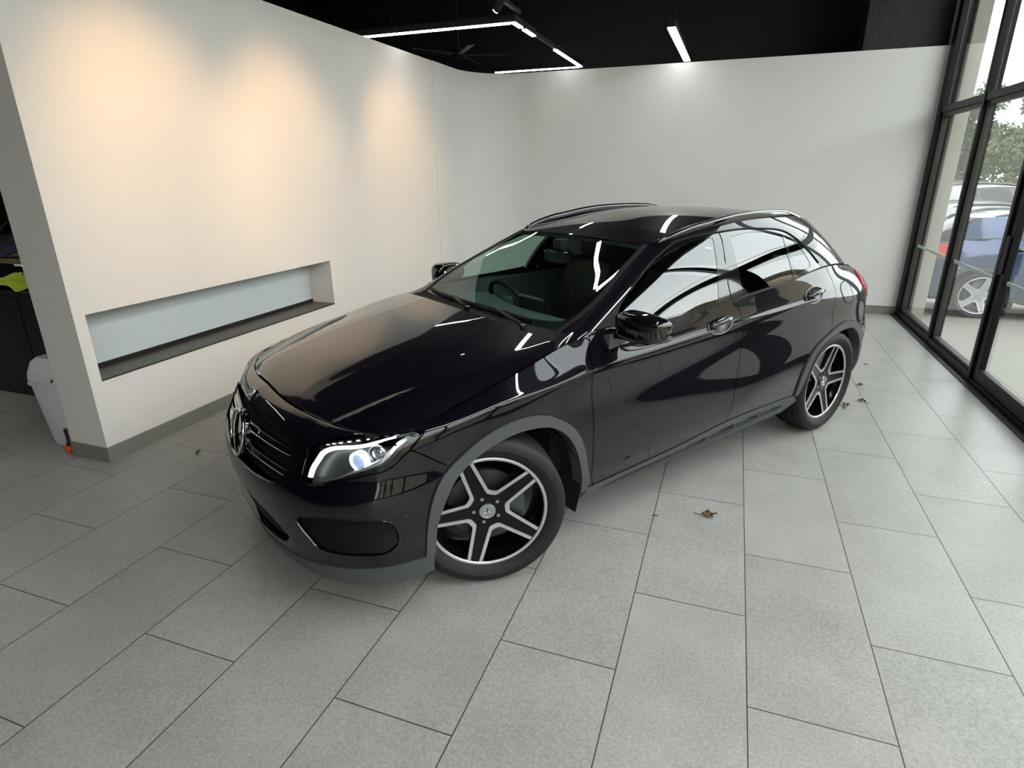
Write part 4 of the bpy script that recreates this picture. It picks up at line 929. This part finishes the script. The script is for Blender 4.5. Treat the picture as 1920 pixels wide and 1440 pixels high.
    mb=MB();mb.tube([Mb@Vector((.0215*math.cos(t),.0215*math.sin(t),.004)) for t in np.linspace(0,2*PI,33)[:-1]],.0022,6,True,up=(1,0,.2))
    for k_ in range(3): t=PI/2+k_*2*PI/3;mb.tube([Mb@Vector((0,0,.0045)),Mb@Vector((.013*math.cos(t),.013*math.sin(t),.004))],[.0025,.0008],5)
    mb.build('badge_star',P_['chrome'],bd)
    # lower intake
    li=panel('lower_intake',SS,low,P_['gap'],car,sym='a',h=.05,skirt=-.02,off=-.045,gap=0)
    for b_ in (1.15,1.45,1.75): ribbon('intake_slat',SS,[(a_,b_) for a_ in np.linspace(0,2.1,16)],.012,P_['dplastic'],li,off=-.03,depth=.01,both=True)
    # windscreen, its black border, wipers, cowl
    wpoly=cat_([(0,.05)],[(a_,.05) for a_ in np.arange(.3,2.95,.3)],ch(wsc)[:],[(a_,3.96) for a_ in np.arange(3.0,0,-.3)],[(0,3.96)])
    wg=panel('windscreen',GG,wpoly,P_['wglass'],car,sym='a',h=.035,skirt=0,gap=.001,off=.001)
    wi=[(0,.42),(1,.42),(2,.42),(2.75,.48),(3.02,.66),(3.16,.98),(3.20,1.6),(3.06,2.5),(2.97,3.3),(2.92,3.62),(2.6,3.74),(1.2,3.76),(0,3.76)]
    fr=cat_([(0,.05)],[(a_,.05) for a_ in np.arange(.3,2.95,.3)],ch(wsc)[:],[(a_,3.96) for a_ in np.arange(3.0,0,-.3)],[(0,3.96)],R_(cat_(ch(wi[:5]),ch(wi[4:10]),ch(wi[9:]))))
    panel('windscreen_border',GG,fr,P_['gap'],wg,sym='a',h=.03,skirt=0,gap=0,off=-.004)
    for rt in (False,True): ribbon('windscreen_moulding',GG,ch(wsc),.030,P_['gap'],car,off=.001,depth=.004,right=rt)
    cw=np.array(cowl);A=np.column_stack([cw[:,0]+.01,cw[:,1],Hood(cw[:,0],cw[:,1])-.022]);tt=np.linspace(3.45,0,len(cw));B=GG(tt,np.full(len(cw),.22))-[0,0,.004]
    B[:,1]=np.maximum(B[:,1],0)
    strip('scuttle_panel',A,B,P_['gap'],car,both=True,n=5,bulge=-.006)
    for (a0,b0,a1,b1) in ((-.30,.30,3.1,.42),):
        pass
    def wiper(p0,p1,pv):
        """blade from p0 to p1, arm pivoting at pv; points are (y, h) on the glass, y signed"""
        def G(y,h): 
            t=np.linspace(0,3.4,80);P=GG(t,np.full(80,h));tq=np.interp(abs(y),P[:,1],t);p=GG([tq],[h])[0];n=GG.normal([tq],[h])[0];p[1]=abs(p[1])*np.sign(y) if y else 0;n[1]*=np.sign(y) if y else 1;return Vector(p),Vector(n)
        pts=[];
        for t in np.linspace(0,1,16):
            p,n=G(p0[0]+(p1[0]-p0[0])*t,p0[1]+(p1[1]-p0[1])*t);pts.append(p+n*.014)
        w=MB().tube(pts,.0075,6,flat=1.6).build('wiper',P_['dplastic'],car)
        m_=pts[8]+Vector((.006,0,.014));a=Vector(pv);MB().tube([a,a+Vector((-.004,(m_.y-a.y)*.12,.012)),m_+Vector((.004,0,.004)),m_],[.013,.012,.008,.006],8,flat=.7).build('wiper_arm',P_['dplastic'],w,smooth=True)
        MB().cyl(a-Vector((0,0,.02)),a+Vector((0,0,.010)),.016,seg=16).build('pivot_cap',P_['gloss'],w)
    wiper((-.60,.24),(.02,.27),(1.000,.06,1.040)); wiper((-.14,.25),(.46,.26),(.985,.53,1.030))
    # cabin
    mb=MB();n=15;rg=[]
    for x_,z_,dz in ((.93,.985,0),(.86,1.0,.01),(.70,.985,.012),(.58,.96,.01),(.50,.92,0),(.47,.82,0),(.49,.55,0)):
        rg.append([(x_-.05*(y_/.7)**2,y_*(1 if x_<.8 else .93),z_+dz+(.035*math.exp(-((y_+.37)/.17)**2) if .4<x_<.62 and z_>.85 else 0)) for y_ in np.linspace(-.70,.70,n)])
    ds=mb.loft(rg,cap=False,closed=False).build('dashboard',P_['dash'],car,smooth=True)
    MB().box((.50,-.12,.90),(.53,.12,1.03),.008).build('centre_screen',P_['gloss'],ds)
    # steering wheel on the car's right
    sw=Matrix.Translation((.40,-.37,.90))@Matrix.Rotation(math.radians(-62),4,'Y')
    s1=MB().tube([sw@Vector((.185*math.cos(t),.185*math.sin(t),0)) for t in np.linspace(0,2*PI,49)[:-1]],.016,10,True).build('steering_wheel',P_['seat'],car,smooth=True)
    mb=MB();mb.loft([[sw@Vector((r_*math.cos(t)*1.1,r_*math.sin(t),z_)) for t in np.linspace(0,2*PI,25)[:-1]] for r_,z_ in ((.075,-.04),(.08,-.01),(.06,.02))]);mb.build('horn_pad',P_['dash'],s1,smooth=True)
    for t in (0,PI,-PI/2): MB().tube([sw@Vector((.06*math.sin(t),.06*math.cos(t),-.01)),sw@Vector((.18*math.sin(t),.18*math.cos(t),-.002))],.014,8,flat=.6).build('wheel_spoke',P_['satin'],s1,smooth=True)
    MB().box((.26,-.33,.865),(.265,-.21,.935),.004,M=Matrix.Translation((.16,0,.02))).build('paper_tag',P_['brown'],s1)
    def seat(x_,y_,w_,hr=True):
        st=MB().loft([[(x_+a_,y_+w_*b_*.5,z_) for a_,b_ in ((-.26,-1),(.26,-.95),(.30,-.6),(.30,.6),(.26,.95),(-.26,1))] for z_ in (.34,.50,.56,.60)]).build('seat',P_['seat'],car,angle=60)
        rg=[]
        for t,dz in ((0,.50),(.25,.68),(.5,.86),(.8,1.04),(1,1.12)):
            xx=x_-.22-.16*t;ww=w_*(.52-.08*t);rg.append([(xx+a_*(.07-.02*t),y_+ww*b_,dz) for a_,b_ in ((1,-.6),(1.5,-.95),(.2,-1.05),(-1,-.8),(-1,.8),(.2,1.05),(1.5,.95),(1,.6))])
        MB().loft(rg).build('seat_back',P_['seat'],st,angle=60)
        if hr: MB().loft([[(x_-.39+.05*a_*k_,y_+.13*b_*k_,z_) for a_,b_ in ((-1,-1),(1,-1),(1.2,0),(1,1),(-1,1))] for z_,k_ in ((1.15,.8),(1.18,1),(1.27,1),(1.31,.7))]).build('headrest',P_['seat'],st,angle=60)
    seat(.02,.37,.50); seat(.02,-.37,.50); seat(-.78,.33,.60); seat(-.78,-.33,.60)
    ms=MB().loft([[(.31+.02*a_,-.0+.115*b_*k_,1.245+.036*c_*k_) for b_,c_ in ((-1,-.7),(-.8,-1),(.8,-1),(1,-.7),(1,.6),(.8,1),(-.8,1),(-1,.6))] for a_,k_ in ((-1,.95),(1,1),(1.8,.85))]).build('rear_view_mirror',P_['gloss'],car,angle=40)
    MB().loft([[(.30+a_,b_,1.29+z_) for a_,b_ in ((-.03,-.035),(.03,-.035),(.03,.035),(-.03,.035))] for z_ in (-.02,.055)]).build('mirror_mount',P_['dplastic'],ms)
    # under-body, door cards and roof lining
    MB().box((-1.9,-.62,.22),(1.85,.62,.34),.03).build('underbody',P_['gap'],car)
    MB().box((-1.30,-.80,.34),(.72,.80,.38)).build('cabin_floor',P_['gap'],car)
    MB().loft([[(x_,y_,z_) for x_,z_ in ((.80,.34),(.98,.34),(1.0,.94),(.90,.96))] for y_ in (-.74,.74)]).build('bulkhead',P_['gap'],car)
    for s in (1,-1):
        MB().loft([[(x_,s*(y_),z_) for y_,z_ in ((.80,.36),(.80,1.0),(.845,1.015),(.83,.36))] for x_ in (.72,-.3,-1.45)]).build('door_card',P_['dash'],car)
    n=18;mb=MB();Q=[[mb.b.verts.new((x_,y_,float(Roof(x_,y_)[0])-.03)) for y_ in np.linspace(-.57,.57,9)] for x_ in np.linspace(.15,-1.42,n)]
    for i in range(n-1):
        for j in range(8): mb.b.faces.new((Q[i][j],Q[i+1][j],Q[i+1][j+1],Q[i][j+1]))
    mb.build('roof_lining',P_['dash'],car,smooth=True)
    MB().loft([[(-1.42+.1*z_,y_,z_+.0) for z_ in (.35,1.02)]+[(-1.55,y_,1.02),(-1.55,y_,.35)] for y_ in (-.75,.75)]).build('boot_wall',P_['gap'],car)
    # tailgate glass and spoiler
    tg=cat_([(15,.05),(15,3.9)],[(a_,3.95) for a_ in np.arange(14.6,12.8,-.4)],[(12.78,3.95),(12.92,2.0),(12.92,.05)])
    panel('tailgate_glass',GG,[(15-p[0],p[1]) for p in tg] if False else tg,P_['pglass'],car,h=.05,skirt=0,gap=.002)
    panel('tailgate_glass',GG,tg,P_['pglass'],car,h=.05,skirt=0,gap=.002,right=True)
    # wheels
    st=math.radians(-25);kp=.70
    for s,d in ((1,st),(-1,st)):
        dx,dy=math.sin(-d)*.085*s,math.cos(d)*.085
        w=wheel(car,'front_wheel',1.35+dx,s*(kp+dy),d,s,math.radians(69 if s>0 else 30))
        w=wheel(car,'rear_wheel',-1.35,s*.786,0,s,math.radians(36))
    return car
CAR=build_car((3.05818,3.69621),4.11931)
tag(CAR,'glossy purple-black compact crossover parked on the showroom tiles, headlamp lit and front wheels turned','car')
def copy_car(loc,yaw,scale,paint,glass,label,z=0,skip=()):
    r=CAR.copy(); COL.objects.link(r); r.location=(loc[0],loc[1],z); r.rotation_euler=(0,0,yaw); r.scale=(scale,)*3; r['label']=label
    for c in CAR.children:
        if c.name.split('.')[0] in skip: continue
        k=c.copy(); COL.objects.link(k); k.parent=r
        ob=[k]
        for g in c.children: d=g.copy(); COL.objects.link(d); d.parent=k; ob.append(d)
        for o in ob:
            m=o.data.materials[0] if o.data and len(o.data.materials) else None
            new={CM['paint']:paint,CM['pglass']:glass,CM['sglass']:glass,CM['wglass']:glass,CM['drl']:CM['refl'],CM['beam']:CM['refl'],CM['halo']:CM['refl']}.get(m)
            if paint is M_blue and m in (CM['rimblack'],): new=M_rim
            if new: o.material_slots[0].link='OBJECT'; o.material_slots[0].material=new
    return r
M_blue=mat('light_blue_paint',(.014,.045,.125),.3,metal=.4,coat=1); M_white=mat('white_paint',(.25,.255,.255),.3,coat=1); M_silver=mat('silver_paint',(.30,.32,.34),.3,metal=.7,coat=1); M_rim=mat('pale_alloy',(.35,.36,.38),.4,metal=.3)
DG=glass_mat('dark_car_glass',(.06,.07,.075),.06)
copy_car((7.93,9.46),0,.86,M_blue,DG,'light blue hatchback parked outside the glass with its tail to the left',-.06,('grille','lower_intake'))
copy_car((8.4,12.3),0,.98,M_white,DG,'white hatchback parked outside directly behind the blue car',-.265)
copy_car((9.4,15.9),0,1.12,M_white,DG,'tall white wagon parked outside, farthest of the cars under the trees',-.225)
copy_car((-4.9,6.2),math.radians(-60),1,M_silver,DG,'silver car standing in the dim side room beyond the pillar',0)
# ================================================================= outside
V=[];F=[]
xs=[5.96,9,14,22,40];ys=[(-30,-.03),(8.6,-.03),(10.2,-.14),(12.5,-.26),(15,-.22),(60,-.2)]
for y,z in ys:
    for x in xs: V.append((x,y,z))
for j in range(len(ys)-1):
    for i in range(len(xs)-1): a=j*len(xs)+i;F.append((a,a+1,a+1+len(xs),a+len(xs)))
k=len(V);V+=[(-25,9.3,-.05),(5.96,9.3,-.05),(5.96,60,-.05),(-25,60,-.05)];F.append((k,k+1,k+2,k+3))
structure(raw('floor_outside',V,F,M['concrete']))
b=MB();b.box((5.975,8.27,-.03),(6.11,8.50,4.5),.004);structure(b.build('trim_outer_column',M['cream']))
b=MB();b.box((5.97,-7,4.42),(6.15,8.5,4.55));structure(b.build('trim_eave',M['cream']))
e=empty('street_building',(13.4,-8,-.03)); tag(e,'long tan building with clad front across from the shopfront','building')
b=MB();b.box((0,-16,0),(2.5,17,4.3))
for k in range(14): b.box((-.03,-16,.02+.3*k),(-.001,17,.30+.3*k),.004)
b.build('facade',M['fence'],e)
MB().box((-.10,-16.1,4.3),(2.6,17.1,4.5),.01).build('parapet',M['bark'],e)
for k in range(7): MB().box((-.05,-14.6+4.4*k,.9),(-.031,-12.6+4.4*k,2.2)).build('window',M['alu'],e)
e=empty('power_line',(11.5,0,0)); tag(e,'thin overhead power cables strung between wooden poles along the street','cable')
for y in (-13.9,16.9): MB().cyl((.3,y,-.03),(.3,y,6.7),.13,.09,seg=12).cyl((-.3,y,6.0),(.9,y,6.0),.04,seg=8).build('pole',M['bark'],e,angle=40)
for z,dx in ((5.3,0),(5.6,.3),(5.9,.6),(6.5,.3)): MB().tube([(dx,-14+1.94*k,z-.5*math.sin(PI*k/16)) for k in range(17)],.018,5).build('wire',M['black'],e)
def tree(loc,h,r,m,label,seed,n=5200,lf=.11):
    rg=np.random.default_rng(seed);e=empty('tree',loc);tag(e,label,'tree','trees behind the parked cars')
    MB().cyl((0,0,-.1),(0,0,h*.55),.16,.08,seg=10).cyl((0,0,h*.35),(r*.4,.1,h*.7),.07,.03,seg=8).cyl((0,0,h*.35),(-r*.4,-.1,h*.75),.07,.03,seg=8).build('trunk',M['bark'],e,smooth=True)
    c=[];
    for _ in range(26):
        a=rg.uniform(0,2*PI);q=rg.uniform(0,1)**.6*r;zz=rg.uniform(.28,1)*h;s=(1-.55*max(0,zz/h-.55)/.45)
        c.append((q*s*math.cos(a),q*s*math.sin(a)*.7,zz,rg.uniform(.35,.6)*r*.62))
    c=np.array(c);k=rg.integers(0,len(c),n);d=rg.normal(size=(n,3));d/=np.linalg.norm(d,axis=1)[:,None];P=c[k,:3]+d*c[k,3:4]*rg.uniform(.72,1.02,(n,1))
    P[:,2]=np.maximum(P[:,2],.1);u=rg.normal(size=(n,3));u/=np.linalg.norm(u,axis=1)[:,None];v=np.cross(u,d);v/=np.linalg.norm(v,axis=1)[:,None]+1e-9;s=rg.uniform(.6,1.3,(n,1))*lf
    Q=np.stack([P-u*s-v*s*.5,P+u*s-v*s*.5,P+u*s+v*s*.5,P-u*s+v*s*.5],1).reshape(-1,3)
    raw('foliage',Q,[(4*i,4*i+1,4*i+2,4*i+3) for i in range(n)],m,e)
tree((7.3,19.0,-.2),3.5,1.45,M['foliage2'],'pale green bushy tree beside the outer column, leftmost of the trees',4,9000,.05)
tree((9.6,22.0,-.2),4.0,1.7,M['foliage'],'dense dark green tree above the roofs of the white cars',1,11000,.055)
tree((11.0,18.6,-.2),3.7,1.5,M['foliage2'],'yellow-green bushy tree in the second pane, right of the dark tree',2,11000,.05)
tree((14.0,22.5,-.2),4.6,1.9,M['foliage'],'tall green tree at the right edge of the view outside',3,9000,.06)
